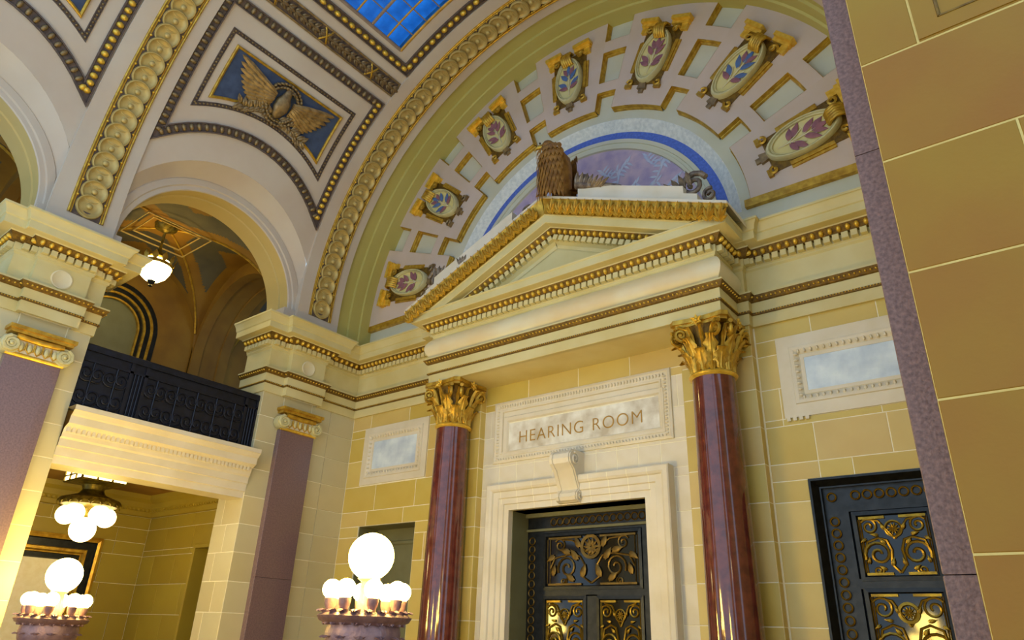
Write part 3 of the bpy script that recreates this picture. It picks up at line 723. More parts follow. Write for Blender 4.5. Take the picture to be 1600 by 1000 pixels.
# ================================================================== entablature
def off_path(path, out):
    P = [Vector(p) for p in path]; res = []
    for i, p in enumerate(P):
        d1 = (p - P[i - 1]).normalized() if i else (P[1] - p).normalized()
        d2 = (P[i + 1] - p).normalized() if i < len(P) - 1 else d1
        n1 = Vector((d1.y, -d1.x)); n2 = Vector((d2.y, -d2.x)); m = (n1 + n2) / max(0.2, 1 + n1.dot(n2))
        res.append(p + m * out)
    return res
def sweep(mb, path, prof):
    cols = [[(q.x, q.y, z) for q in off_path(path, o)] for o, z in prof]
    return mb.grid([list(r) for r in zip(*cols)])
egg_c = eggmesh(0.038, 0.052, 0.055, M_egg); dart_c = eggmesh(0.012, 0.03, 0.05, M_gold)
dent_s = MB().chamfer(-0.047, 0.047, -0.05, 0.05, 0.0, 0.085, 0.004).mesh('dentil', M_cornice)
def runs(path, out, pitch, margin=0.06):
    P = off_path(path, out); res = []
    for a, b in zip(P, P[1:]):
        d = b - a; L = d.length
        if L < 0.12: continue
        d.normalize(); n = max(1, int((L - margin) / pitch)); st = (L - margin) / n
        for i in range(n): res.append((a + d * (margin / 2 + st * (i + 0.5)), d))
    return res
BEDP = [(0.05, 5.64), (0.11, 5.645), (0.19, 5.75)]
def entablature(path, centre=False, seg_ok=lambda p: True, mat_=None, m_fr=None):
    m_ = mat_ or M_cornice
    mb = MB()
    sweep(mb, path, [(-0.03, 4.50), (0.03, 4.50), (0.035, 4.68)])
    sweep(mb, path, [(0.05, 4.72), (0.055, 4.89)])
    if centre: sweep(mb, path, [(0.13, 4.975), (0.13, 5.01), (0.0, 5.02)])
    else: sweep(mb, path, [(0.13, 4.975), (0.13, 5.01), (0.0, 5.02), (0.0, 5.47)])
    sweep(mb, path, [(0.0, 5.46), (0.03, 5.49), (0.03, 5.515), (0.045, 5.53), (0.05, 5.64)])
    top = [(0.19, 5.75), (0.20, 5.77), (0.34, 5.775), (0.345, 5.765), (0.36, 5.77), (0.36, 5.90), (0.38, 5.915), (0.385, 5.93)]
    top += [(-0.05, 5.94)] if centre else [(0.39, 5.95), (0.40, 5.985), (0.44, 6.045), (0.46, 6.055), (0.46, 6.09), (0.0, 6.13)]
    sweep(mb, path, top)
    t = trim(mb, m_, 25)
    if centre:
        pr = [(0.0, 5.02)] + [(0.13 * sin(pi * (k / 10)) ** 0.8 + 0.005, 5.02 + 0.44 * k / 10) for k in range(1, 10)] + [(0.0, 5.46)]
        build('frieze', sweep(MB(), path, pr), M_frieze, t, 40)
    build('gilded_bead', sweep(MB(), path, [(0.03, 4.68), (0.062, 4.685), (0.068, 4.705), (0.05, 4.725)]), M_bed, t)
    build('gilded_taenia', sweep(MB(), path, [(0.05, 4.885), (0.085, 4.90), (0.11, 4.94), (0.135, 4.98)]), M_bed, t)
    build('egg_bed', sweep(MB(), path, BEDP), M_bed, t)
    for p, d in runs(path, 0.145, 0.125):
        if seg_ok(p): put('egg', egg_c, F((p.x, p.y, 5.695), (d.x, d.y, 0), (0, 0, 1), (d.y, -d.x, 0)), t)
    for p, d in runs(path, 0.05, 0.125):
        if seg_ok(p): put('dentil', dent_s, F((p.x, p.y, 5.585), (d.x, d.y, 0), (0, 0, 1), (d.y, -d.x, 0)), t)
    lm = MB()
    for out, z, sc_ in ((0.108, 4.935, 0.022), (0.068, 4.704, 0.013)):
        for p, d in runs(path, out, sc_ * 3.2):
            if seg_ok(p): lm.ball(sc_, 5, 3, sc=(0.8, 0.8, 1.3), M=F((p.x, p.y, z), (d.x, d.y, 0), (0, 0, 1), (d.y, -d.x, 0)) @ Matrix.Rotation(0.6, 4, 'Z'))
    build('leaf_bead', lm, M_egg, t, 60, kind='stuff')
    return t
entablature([(-13.6, 2.66), (-12.68, 2.66), (-12.68, 2.97), (-12.55, 2.97), (-12.55, 3.82), (-12.68, 3.82), (-12.68, 4.13), (-13.6, 4.13)], mat_=M_cornice)
PX0, PX1 = -9.42, -3.46
entablature([(-13.6, 7.57), (-12.68, 7.57), (-12.68, 8.02), (-12.55, 8.02), (-12.55, 8.90), (-12.68, 8.90), (-12.68, YW - 0.02), (-9.78, YW - 0.02), (-9.78, 9.85), (PX0 + 0.1, 9.85)])
entablature([(PX0, 9.86), (PX0, 9.17), (PX1, 9.17), (PX1, 9.86)], centre=True)
entablature([(PX1 - 0.1, 9.85), (-3.28, 9.85), (-3.28, YW - 0.02), (1.2, YW - 0.02)])
# core blocks so the entablature is solid, and the deck above it
trim(MB().box(PX0 + 0.02, PX1 - 0.02, 9.19, 10.0, 4.50, 5.935), M_cornice)
trim(MB().box(-12.9, 1.2, YW - 0.05, YW + 0.6, 6.05, 6.6), M_pale)
for y0, y1 in ((2.6, 4.19), (7.5, 10.0)): trim(MB().box(-13.44, -12.54, y0 + 0.1, y1 - 0.1, 5.9, 6.42), M_plaster)
for y in (3.395, 8.46):                                            # roundels in the pier friezes
    tag(build('roundel', MB().lathe([(0.17, 0.0), (0.17, 0.012), (0.15, 0.02), (0.13, 0.008), (0.0005, 0.006)], 24, M=F((-12.55, y, 5.24), (0, 1, 0), (0, 0, 1), (1, 0, 0))), M_frieze, None, 40),
        'faint marble roundel in the pier frieze %s' % ('over the near purple pilaster' if y < 5 else 'over the purple pilaster by the corner'), 'roundel')

# ---- pediment
SL = 0.4223; ZA0 = 7.48; KC = sqrt(1 + SL * SL)
def zr(x): return ZA0 - abs(x - XP) * SL
xl, xr = XP - 3.43, XP + 3.43
def rake(prof, m, nm, parent, smooth=None, clip=5.945):
    mb = MB()
    for xs in ((xl, XP), (XP, xr)):
        rows = [[(x, 9.17 - o, zr(x) + h * KC) for o, h in prof] for x in xs]
        mb.grid(rows)
        mb.add(rows[0] + rows[1], [tuple(range(len(prof))), tuple(range(2 * len(prof) - 1, len(prof) - 1, -1))])
    mb.cut((0, 0, clip), (0, 0, -1))
    return build(nm, mb, m, parent, smooth) if parent else mb
tymp = MB().prism([(xl + 0.2, 5.93), (xr - 0.2, 5.93), (XP, 5.93 + (3.23) * SL + 0.12)], 0, 0.5, M=F((0, 9.72, 0), (1, 0, 0), (0, 0, 1), (0, -1, 0)))
ped = trim(tymp, M_cornice)
rake([(-0.04, -0.80), (-0.02, -0.735), (0.03, -0.70), (0.05, -0.69), (0.05, -0.585)], M_cornice, 'raking_bed', ped)
rake([(0.05, -0.585), (0.11, -0.58), (0.19, -0.49)], M_bed, 'egg_bed', ped)
rake([(0.19, -0.49), (0.20, -0.475), (0.35, -0.47), (0.36, -0.46), (0.36, -0.33), (0.385, -0.315)], M_cornice, 'raking_corona', ped)
rake([(0.385, -0.315), (0.395, -0.27), (0.42, -0.17), (0.47, -0.06), (0.485, -0.04)], M_gold, 'gilded_sima', ped)
rake([(0.485, -0.045), (0.50, -0.04), (0.50, 0.0), (0.0, 0.0), (-0.55, 0.0), (-0.55, -0.10)], M_surround, 'sima_lip', ped)
leaf_s = MB()
for a, l, w in ((0, 0.27, 0.10), (0.42, 0.22, 0.085), (-0.42, 0.22, 0.085), (0.95, 0.15, 0.07), (-0.95, 0.15, 0.07)): leaf_s.grid(leaf(l, w, 0.035, 0.03), M=Matrix.Rotation(-a, 4, 'Z'))
leaf_me = leaf_s.mesh('acanthus_leaf', M_gold, 50)
for sd in (-1, 1):
    ca, sa = 1 / KC, SL / KC
    ex = (ca, 0, -sa * sd) ; ez0 = Vector((sa * sd, 0, ca))
    n = 19
    for i in range(n):
        x = XP + sd * (0.10 + 3.25 * (i + 0.5) / n)
        tl = Vector((0, -0.30, 0.95)); up = (Vector((sa * sd, 0, ca)) * 0.95 + Vector((0, -0.30, 0))).normalized()
        exv = Vector(ex); nn = exv.cross(up).normalized()
        z = zr(x) - 0.305 * KC
        if z > 5.76: put('acanthus_leaf', leaf_me, F((x, 9.17 - 0.408, z), exv, up, nn), ped)
    n = 27
    for i in range(n):
        x = XP + sd * 3.36 * (i + 0.5) / n
        z = zr(x) - 0.535 * KC
        if z > 5.97: put('egg', egg_c, F((x, 9.17 - 0.145, z), ex, tuple(ez0), (0, -1, 0)), ped)
        z2 = zr(x) - 0.64 * KC
        if z2 > 5.99: put('dentil', dent_s, F((x, 9.17 - 0.05, z2), ex, tuple(ez0), (0, -1, 0)), ped)
# ---- acroteria on the slopes
def spiral(c, r, turns, w, ex, ez, s=1, a0=0.0, n=18):
    c = Vector(c); ex = Vector(ex); ez = Vector(ez)
    return [tuple(c + ex * (s * r * (1 - 0.82 * k / n) * cos(a0 + turns * 2 * pi * k / n)) + ez * (r * (1 - 0.82 * k / n) * sin(a0 + turns * 2 * pi * k / n))) for k in range(n + 1)]
for sd, lab in ((1, 'pale stone crest on the sloping cornice between the eagle and the corner scroll'), (-1, 'stone crest behind the leafy slope of the pediment, left of the eagle')):
    xa, xb = XP + sd * 0.75, XP + sd * 2.95
    q = MB(); poly = [(xa, zr(xa) + 0.0), (xb, zr(xb) + 0.0), (xb, zr(xb) + 0.16), (xb - sd * 0.22, zr(xb - sd * .22) + 0.16), (xb - sd * 0.22, zr(xb - sd * .22) + 0.30), (xa, zr(xa) + 0.30)]
    n = len(poly)
    q.add([(x, 8.76, z) for x, z in poly] + [(x, 9.1, z) for x, z in poly], [tuple(range(n)), tuple(range(2 * n - 1, n - 1, -1))] + [(i, i + n, (i + 1) % n + n, (i + 1) % n) for i in range(n)])
    cr_ = build('roof_crest', q, M_surround, None, label=lab, cat='ornament')
    c = (xb - sd * 0.12, 8.93, zr(xb - sd * .12) + 0.42)
    q = MB()
    q.tube(spiral(c, 0.23, 1.6, 0, (1, 0, 0), (0, 0, 1), sd, 0.3), [0.05] * 8 + [0.04] * 11, 7)
    q.tube([(c[0] - sd * (0.20 + 0.5 * t), 8.93, c[2] - 0.06 + 0.10 * cos(t * 4.5) - 0.12 * t + SL * 0.35 * t) for t in [i / 8 for i in range(9)]], [0.06 - 0.005 * i for i in range(9)], 7)
    q.tube(spiral((c[0] + sd * 0.26, 8.93, c[2] - 0.28), 0.12, 1.3, 0, (1, 0, 0), (0, 0, 1), sd, 1.2), 0.035, 6)
    for i in range(5): q.grid(leaf(0.26, 0.10, 0.04, 0.04), M=F((c[0] - sd * (0.02 + 0.09 * i), 8.86, c[2] - 0.05 - 0.0 * i), (sd * 0.9, 0, 0.2), (-sd * (0.1 + 0.16 * i), 0, 1.0 - 0.12 * i), (0, -1, 0)))
    build('corner_scroll', q, M_scroll, None, 60, label='scrolled leaf ornament at the %s of the pediment' % ('near lower corner' if sd > 0 else 'far lower corner, mostly hidden by the slope'), cat='ornament')
q = MB()
c = (XP - 0.42, 8.85, zr(XP - .42) + 0.1); q.tube(spiral(c, 0.13, 1.5, 0, (1, 0, 0), (0, 0, 1), -1, 0.3), 0.035, 6); q.tube([(c[0] + 0.1 + 0.06 * i, 8.85, c[2] - 0.06 + 0.05 * i) for i in range(5)], 0.03, 6)
build('apex_scroll', q, M_scroll, None, 60, label='small silvered scroll on the slope just left of the eagle feet', cat='ornament')
q = MB()
c = (XP - 2.05, 8.80, zr(XP - 2.05) + 0.13); q.tube(spiral(c, 0.14, 1.5, 0, (1, 0, 0), (0, 0, 1), -1, 0.3), 0.04, 6)
for i in range(4): q.grid(leaf(0.22, 0.08, 0.03, 0.03), M=F((c[0] + 0.05, 8.78, c[2] - 0.08), (1, 0, 0), (-0.5 + 0.35 * i, 0, 0.9), (0, -1, 0)))
build('slope_scroll', q, M_scroll, None, 60, label='silvered leaf scroll halfway down the far slope, before the lowest medallion', cat='ornament')
# ---- eagle on the apex: upright, wings folded, head turned to the far side
EB = Vector((XP + 0.20, 8.90, ZA0 - 0.02))
et_ = empty('eagle_statue', EB, label='bronze eagle statue with folded wings perched on the pediment apex', cat='statue')
b = MB(); rows = []
for z, rx, ry, ox, oy in ((0.02, 0.05, 0.05, 0.16, 0.10), (0.08, 0.13, 0.12, 0.12, 0.08), (0.22, 0.20, 0.19, 0.07, 0.04), (0.42, 0.27, 0.25, 0.02, 0.0), (0.65, 0.31, 0.28, -0.02, -0.02), (0.86, 0.30, 0.27, -0.05, -0.03),
                         (1.00, 0.23, 0.21, -0.07, -0.05), (1.08, 0.17, 0.16, -0.09, -0.07), (1.16, 0.145, 0.14, -0.12, -0.09), (1.24, 0.13, 0.13, -0.14, -0.10), (1.30, 0.09, 0.09, -0.15, -0.10), (1.33, 0.01, 0.01, -0.15, -0.10)):
    rows.append([(ox + rx * cos(2 * pi * i / 18) * (1 + 0.04 * (i % 2)), oy + ry * sin(2 * pi * i / 18) * (1 + 0.04 * (i % 2)), z) for i in range(18)])
b.grid(rows, cu=True)
for a_ in (-0.12, 0.12):
    b.tube([(a_ - 0.05, -0.10, 0.30), (a_ - 0.06, -0.16, 0.14), (a_ - 0.06, -0.18, 0.02)], [0.10, 0.07, 0.045], 7)
    for k in (-1, 0, 1): b.tube([(a_ - 0.06, -0.18, 0.03), (a_ - 0.06 + 0.06 * k, -0.26, 0.035), (a_ - 0.06 + 0.08 * k, -0.31, -0.03)], [0.03, 0.026, 0.006], 5)
local('body', b, M_eagle, et_, 60)
b = MB(); b.tube([(-0.25, -0.14, 1.22), (-0.33, -0.18, 1.215), (-0.385, -0.21, 1.17), (-0.38, -0.21, 1.11)], [0.055, 0.045, 0.025, 0.004], 8); local('beak', b, M_gold, et_, 60)
b = MB()
for s in (-1, 1): b.ball(0.022, 6, 4, c=(-0.22 + 0.02 * s, -0.17 + 0.075 * s, 1.235))
local('eye', b, M_black, et_, 60, kind='stuff')
for s in (-1, 1):
    b = MB(); rg = random.Random(9)
    for row in range(8):
        for i in range(8):
            u = -1.0 + 2.0 * (i + 0.5 * (row % 2)) / 7.5; a = (pi / 2 if s > 0 else -pi / 2) + u * 0.75
            z = 1.04 - 0.105 * row - 0.02 * abs(u); l = 0.18 + 0.045 * row
            rr = 0.30 + 0.008 * (8 - row)
            p = Vector((0.0 + (rr + 0.02) * cos(a), -0.02 + rr * 0.95 * sin(a), z))
            n_ = Vector((cos(a), sin(a), 0.12)).normalized(); dn = Vector((0.10, 0.06, -1)); dn = (dn - n_ * dn.dot(n_)).normalized()
            b.grid(leaf(l, 0.095, 0.012, 0.006, n=4), M=F(p, dn.cross(n_), dn, n_))
    local('wing', b, M_eagle, et_, 50)
b = MB()
for i in range(5):
    a = -0.5 + 0.25 * i; b.grid(leaf(0.42, 0.11, 0.02), M=F((0.16, 0.12, 0.16), (0, 1, 0.1), Vector((0.85, a * 0.6, -0.45)).normalized(), Vector((0.4, 0, 0.9)).normalized()))
local('tail', b, M_eagle, et_, 50)
b = MB()                                                           # bound leaf scrolls at the eagle's side
for i in range(3):
    c = (XP + 0.80 + 0.2 * i, 8.80, zr(XP + 0.80 + .2 * i) + 0.37 - 0.03 * i)
    b.tube(spiral(c, 0.15 - 0.02 * i, 1.4, 0, (1, 0, 0), (0, 0, 1), 1, 0.5 + i), 0.042, 6)
for i in range(7): b.grid(leaf(0.3, 0.1, 0.04, 0.05), M=F((XP + 0.72 + 0.08 * i, 8.76, zr(XP + .72 + .08 * i) + 0.25), (1, 0, -0.3), (0.25 + 0.08 * i, 0, 0.9 - 0.1 * i), (0, -1, 0)))
b.tube([(XP + 0.70 + 0.1 * i, 8.80, zr(XP + 0.7 + .1 * i) + 0.32) for i in range(10)], [0.08, 0.1, 0.1, 0.09, 0.08, 0.07, 0.06, 0.05, 0.04, 0.02], 7)
build('leaf_scroll', b, M_scroll, None, 60, label='dark curling leaf scroll on the crest right behind the eagle statue', cat='ornament')

# ================================================================== columns
def acanthus(h, w, out, curl):                                     # leaf standing at the bell: y up, z outward
    rows = []; n = 8
    for i in range(n + 1):
        t = i / n
        if t < 0.72: y = h * t / 0.72; z = out * (t / 0.72) ** 2
        else:
            a = (t - 0.72) / 0.28 * 2.7; y = h + curl * sin(a); z = out + curl * (1 - cos(a))
        ww = w * (0.55 + 0.6 * sin(pi * min(1, t * 0.9))) * (1.0 + (0.26 if i % 2 else -0.22)) * (1 - 0.35 * max(0, t - 0.7) / 0.3)
        rows.append([(-ww / 2, y, z - 0.02), (-ww * 0.28, y - 0.006, z + 0.012), (-ww * 0.1, y, z + 0.002), (0, y + 0.004, z + 0.02), (ww * 0.1, y, z + 0.002), (ww * 0.28, y - 0.006, z + 0.012), (ww / 2, y, z - 0.02)])
    return rows
lf1 = MB().grid(acanthus(0.25, 0.185, 0.085, 0.06)).mesh('acanthus_leaf', M_gold, 60)
lf2 = MB().grid(acanthus(0.43, 0.16, 0.13, 0.07)).mesh('acanthus_leaf', M_gold, 60)
lf3 = MB().grid(acanthus(0.60, 0.06, 0.16, 0.05)).mesh('stalk_leaf', M_gold, 60)
def column(x, y, label):
    t = empty('column', (x, y, -2.2), label=label, cat='column', group='red marble columns of the door pavilion')
    zt = 3.60
    local('base', MB().box(-0.46, 0.46, -0.46, 0.46, 0, 0.16).lathe([(0.45, 0.16), (0.47, 0.21), (0.45, 0.27), (0.40, 0.29), (0.385, 0.33), (0.41, 0.38), (0.40, 0.42), (0.37, 0.44)], 32), M_surround, t, 40)
    pr = []
    for i in range(13):
        u = i / 12; pr.append((0.358 - 0.045 * u ** 1.7, 0.44 + (zt + 2.2 - 0.44) * u))
    local('shaft', MB().lathe(pr, 48), M_red, t, 40)
    k = MB().lathe([(0.315, 5.80), (0.345, 5.815), (0.36, 5.84), (0.345, 5.865), (0.32, 5.88)], 36); local('astragal', k, M_egg, t, 60)
    b = MB().lathe([(0.30, 5.86), (0.305, 6.1), (0.325, 6.35), (0.385, 6.55), (0.41, 6.58)], 24); cap_ = local('capital', b, M_bed, t, 60)
    for ring, (me, n, ph, r) in enumerate(((lf1, 8, 0, 0.315), (lf2, 8, 0.5, 0.315), (lf3, 16, 0.25, 0.32))):
        for i in range(n):
            a = 2 * pi * (i + ph) / n
            Mx = T((x, y, -2.2)) @ F((r * cos(a), r * sin(a), 5.88), (-sin(a), cos(a), 0), (0, 0, 1), (cos(a), sin(a), 0))
            put(me.name, me, Mx, cap_)
    b = MB(); pts = []                                             # concave-sided abacus
    for q in range(4):
        a = pi / 4 + q * pi / 2
        for d in (-0.09, 0.09): pts.append((0.60 * cos(a + d), 0.60 * sin(a + d)))
        for s in (0.25, 0.5, 0.75):
            a2 = a + s * pi / 2; r = 0.42 + 0.13 * (2 * abs(s - 0.5)) ** 1.6; pts.append((r * cos(a2), r * sin(a2)))
    def prz(z0, z1, k): return [(px * k, py * k) for px, py in pts], z0, z1
    for z0, z1, k in ((6.58, 6.63, 0.93), (6.63, 6.70, 1.0)): b.prism([(px * k, py * k) for px, py in pts], z0, z1)
    local('abacus', b, M_gold, cap_)
    for q in range(4):
        a = pi / 4 + q * pi / 2
        for s in (-1, 1):
            a2 = a + s * 0.20
            c = (0.51 * cos(a2), 0.51 * sin(a2), 6.45); ex = (cos(a - s * 0.12), sin(a - s * 0.12), 0)
            v = MB(); v.tube(spiral(c, 0.125, 1.9, 0, ex, (0, 0, 1), 1, 0.9), [0.034] * 6 + [0.026] * 13, 6)
            v.tube([(0.33 * cos(a2 + s * 0.30), 0.33 * sin(a2 + s * 0.30), 6.20), (0.37 * cos(a2 + s * 0.2), 0.37 * sin(a2 + s * .2), 6.40), (0.41 * cos(a2 + s * .1), 0.41 * sin(a2 + s * .1), 6.53), (0.56 * cos(a2), 0.56 * sin(a2), 6.57)], [0.02, 0.028, 0.032, 0.034], 6)
            v.ball(0.03, 6, 4, c=c)
            local('volute', v, M_gold, cap_, 60)
        a = q * pi / 2
        fl = MB(); c = Vector((0.45 * cos(a), 0.45 * sin(a), 6.62))
        for i in range(6): fl.grid(leaf(0.09, 0.06, 0.02, 0.02, n=3), M=F(c, (-sin(a), cos(a), 0), (0, 0, 1), (cos(a), sin(a), 0)) @ Matrix.Rotation(i * pi / 3, 4, 'Z'))
        fl.ball(0.03, 6, 4, c=tuple(c + Vector((cos(a), sin(a), 0)) * 0.03)); local('flower', fl, M_egg, cap_, 60)
    return t
column(-9.07, 9.53, 'red marble column with gilded leafy capital left of the hearing room door')
column(-3.79, 9.53, 'red marble column with gilded leafy capital right of the hearing room door')

# ---- purple pilasters with scrolled capitals
def pilaster(X, y0, y1, sgn, label, grp, m=None, dep=0.13):
    t = empty('pilaster', (X, (y0 + y1) / 2, -2.2), label=label, cat='pilaster', group=grp)
    w = (y1 - y0) / 2
    def bx(a, b, ya, yb, z0, z1): return MB().box(min(a * sgn, b * sgn), max(a * sgn, b * sgn), ya, yb, z0, z1)
    local('base', bx(-dep, 0.07, -w - 0.06, w + 0.06, 0, 0.35), M_surround, t)
    k0 = 0.35
    for zz in ((2.46, 4.3) if m is M_granite2 else (3.1,)) + (5.98,):
        local('shaft', MB().chamfer(-w, w, 0, zz - k0 - 0.004, -dep, 0.0, 0.004, M=F((0, 0, k0), (0, sgn, 0), (0, 0, 1), (sgn, 0, 0))), m or M_granite, t); k0 = zz
    z = 5.98
    if m is M_granite2:
        b = MB()
    local('neck_bead', MB().tube([(sgn * 0.01, -w - 0.02, z + 0.02), (sgn * 0.01, w + 0.02, z + 0.02)], 0.035, 8), M_egg, t, 60)
    cp_ = local('capital', bx(-dep, 0.03, -w + 0.05, w - 0.05, z + 0.05, z + 0.26), M_surround, t)
    for i in range(5):
        yy = (i - 2) * w * 0.30
        b = MB().ball(1, 8, 6, c=(sgn * 0.035, yy, z + 0.15), sc=(0.035, 0.04, 0.08)); local('egg', b, M_rim, cp_, 60)
        b = MB().tube([(sgn * 0.045, yy - 0.055, z + 0.23), (sgn * 0.05, yy - 0.05, z + 0.12), (sgn * 0.045, yy, z + 0.06), (sgn * 0.05, yy + 0.05, z + 0.12), (sgn * 0.045, yy + 0.055, z + 0.23)], 0.012, 5); local('egg_shell', b, M_gold, cp_, 60)
    for s in (-1, 1):
        b = MB().tube(spiral((sgn * 0.07, s * w * 0.96, z + 0.16), 0.125, 2.2, 0, (0, 1, 0), (0, 0, 1), -s, pi / 2 + 0.2), [0.036] * 8 + [0.028] * 11, 6)
        b.lathe([(0.15, -0.16), (0.15, 0.0), (0.0005, 0.002)], 20, M=F((sgn * 0.05, s * w * 0.96, z + 0.16), (0, 1, 0), (0, 0, 1), (sgn, 0, 0)))
        b.ball(0.035, 8, 5, c=(sgn * 0.08, s * w * 0.96, z + 0.16))
        local('volute', b, M_rim, cp_, 60)
    local('cushion', MB().tube([(sgn * 0.05, -w * 0.85, z + 0.30), (sgn * 0.05, 0, z + 0.285), (sgn * 0.05, w * 0.85, z + 0.30)], 0.05, 8), M_gold, cp_, 60)
    local('abacus', bx(-dep, 0.10, -w - 0.06, w + 0.06, z + 0.345, z + 0.40).box(min(-dep * sgn, 0.14 * sgn), max(-dep * sgn, 0.14 * sgn), -w - 0.09, w + 0.09, z + 0.40, z + 0.46), M_gold, cp_)
    return t
pilaster(-12.55, 2.99, 3.80, 1, 'broad purple granite pilaster with scrolled capital on the pier nearest the viewer along the arcade', 'granite pilasters')
pilaster(-12.55, 8.04, 8.88, 1, 'purple granite pilaster with gilded scrolled capital beside the wall corner', 'granite pilasters')
pilaster(-0.424, 3.02, 3.85, -1, 'rough brown granite pilaster seen edge-on against the ochre pier', 'granite pilasters', M_granite2, 0.142)

# ================================================================== marble panels and the door sign
def rect_frame(mb, x0, x1, z0, z1, prof, y):                       # prof: (inward, out towards the viewer)
    rows = []
    for px, pz, sx, sz in ((x0, z0, 1, 1), (x1, z0, -1, 1), (x1, z1, -1, -1), (x0, z1, 1, -1)):
        rows.append([(px + sx * i, y - o, pz + sz * i) for i, o in prof])
    return mb.grid(rows, cv=True)
def tongues(par, x0, x1, z0, z1, y, pitch, m, r=0.02, kind='stuff', name='leaf_moulding'):
    b = MB()
    for (xa, za, xb, zb) in ((x0, z0, x1, z0), (x0, z1, x1, z1), (x0, z0, x0, z1), (x1, z0, x1, z1)):
        L = hypot(xb - xa, zb - za); n = int(L / pitch)
        for i in range(n):
            t = (i + 0.5) / n; ver = xa == xb
            b.ball(r, 6, 4, c=(xa + (xb - xa) * t, y, za + (zb - za) * t), sc=(1.3 if ver else 0.75, 0.9, 0.75 if ver else 1.3))
    build(name, b, m, par, 60, kind=kind)
def marble_panel(x0, x1, z0, z1, ix, iz, label, m):
    c = ((x0 + x1) / 2, YW, z0)
    t = empty('marble_panel', c, label=label, cat='wall panel', group='framed marble panels of the end wall')
    b = MB(); rect_frame(b, x0, x1, z0, z1, [(0.0, 0.0), (0.0, 0.025), (ix - 0.03, 0.03), (ix - 0.02, 0.05), (ix, 0.05)], YW); build('surround', b, M_surround, t)
    b = MB(); rect_frame(b, x0 + ix, x1 - ix, z0 + iz - ix + ix, z1 - iz, [(0.0, 0.05), (0.03, 0.045), (0.10, 0.0), (0.11, 0.012), (0.16, 0.012), (0.165, -0.01)], YW); build('moulding', b, M_surround, t)
    tongues(t, x0 + ix + 0.055, x1 - ix - 0.055, z0 + iz + 0.055, z1 - iz - 0.055, YW - 0.032, 0.085, M_surround, 0.03)
    build('slab', MB().box(x0 + ix + 0.15, x1 - ix - 0.15, YW - 0.006, YW + 0.003, z0 + iz + 0.15, z1 - iz - 0.15), m, t)
    return t
marble_panel(-12.20, -10.20, 2.92, 4.19, 0.17, 0.17, 'small framed blue-white marble panel between the corner pier and the left column', M_marbleb)
p2 = marble_panel(-2.96, -0.90, 3.0, 4.24, 0.21, 0.21, 'framed blue-white marble panel over the metal door beside the granite pier', M_marbleb)
for i in range(4): build('dentil', MB().box(-2.93 + 0.085 * i, -2.88 + 0.085 * i, YW - 0.04, YW, 2.95, 3.0), M_surround, p2)

sg = empty('door_sign', ((sgn_r[0] + sgn_r[1]) / 2, YW, sgn_r[2]), label='framed marble sign reading HEARING ROOM above the central door', cat='sign')
x0, x1, z0, z1 = sgn_r
b = MB(); rect_frame(b, x0, x1, z0, z1, [(0.0, -0.05), (0.0, 0.03), (0.04, 0.045), (0.06, 0.03), (0.16, 0.02), (0.17, 0.035), (0.20, 0.03), (0.21, 0.0), (0.34, -0.005)], YW); build('surround', b, M_surround, sg)
tongues(sg, x0 + 0.10, x1 - 0.10, z0 + 0.06, z1 - 0.10, YW - 0.03, 0.06, M_surround, 0.026)
build('slab', MB().box(x0 + 0.34, x1 - 0.24, YW + 0.0, YW + 0.03, z0 + 0.21, z1 - 0.44), M_marble, sg)
b = MB(); rect_frame(b, x0 + 0.22, x1 - 0.12, z0 + 0.10, z1 - 0.30, [(0.0, 0.005), (0.02, 0.035), (0.09, 0.03), (0.115, 0.0), (0.125, -0.02)], YW); build('inner_moulding', b, M_surround, sg)
tc_ = bpy.data.curves.new('lettering', 'FONT'); tc_.body = 'HEARING ROOM'; tc_.size = 0.30; tc_.extrude = 0.004; tc_.space_character = 1.12; tc_.space_word = 1.25; tc_.offset = -0.004
to_ = bpy.data.objects.new('lettering', tc_); COL.objects.link(to_)
bpy.context.view_layer.update()
me = bpy.data.meshes.new_from_object(to_.evaluated_get(bpy.context.evaluated_depsgraph_get())); bpy.data.objects.remove(to_)
xs = [v.co.x for v in me.vertices]; ys = [v.co.y for v in me.vertices]
kx = 2.55 / (max(xs) - min(xs)); kz = 0.215 / (max(ys) - min(ys))
for v in me.vertices: v.co = Vector(((v.co.x - min(xs)) * kx, (v.co.y - min(ys)) * kz, v.co.z))
me.materials.clear(); me.materials.append(M_letter)
adj = {}
for e in me.edges: a_, b_ = e.vertices; adj.setdefault(a_, []).append(b_); adj.setdefault(b_, []).append(a_)
seen = {}; isl = []
for v in me.vertices:
    if v.index in seen: continue
    st_ = [v.index]; seen[v.index] = len(isl); cur = []
    while st_:
        q_ = st_.pop(); cur.append(q_)
        for w_ in adj.get(q_, ()):
            if w_ not in seen: seen[w_] = len(isl); st_.append(w_)
    isl.append(cur)
span = [(min(me.vertices[i].co.x for i in c), max(me.vertices[i].co.x for i in c)) for c in isl]
letters = []                                                       # pieces that share a stretch of the line make one letter
for k in sorted(range(len(isl)), key=lambda k: span[k]):
    if letters and span[k][0] < letters[-1][1] - 0.02: letters[-1][1] = max(letters[-1][1], span[k][1]); letters[-1][2].append(k)
    else: letters.append([span[k][0], span[k][1], [k]])
for x_a, x_b, ks in letters:
    mb_ = MB(); idx = [i for k in ks for i in isl[k]]; mp_ = {i: n_ for n_, i in enumerate(idx)}
    mb_.v = [tuple(me.vertices[i].co) for i in idx]; mb_.f = [tuple(mp_[i] for i in p.vertices) for p in me.polygons if p.vertices[0] in mp_]
    put('letter', mb_.mesh('letter', M_letter), F((-7.80, YW - 0.004, 3.30), (1, 0, 0), (0, 0, 1), (0, -1, 0)), sg)

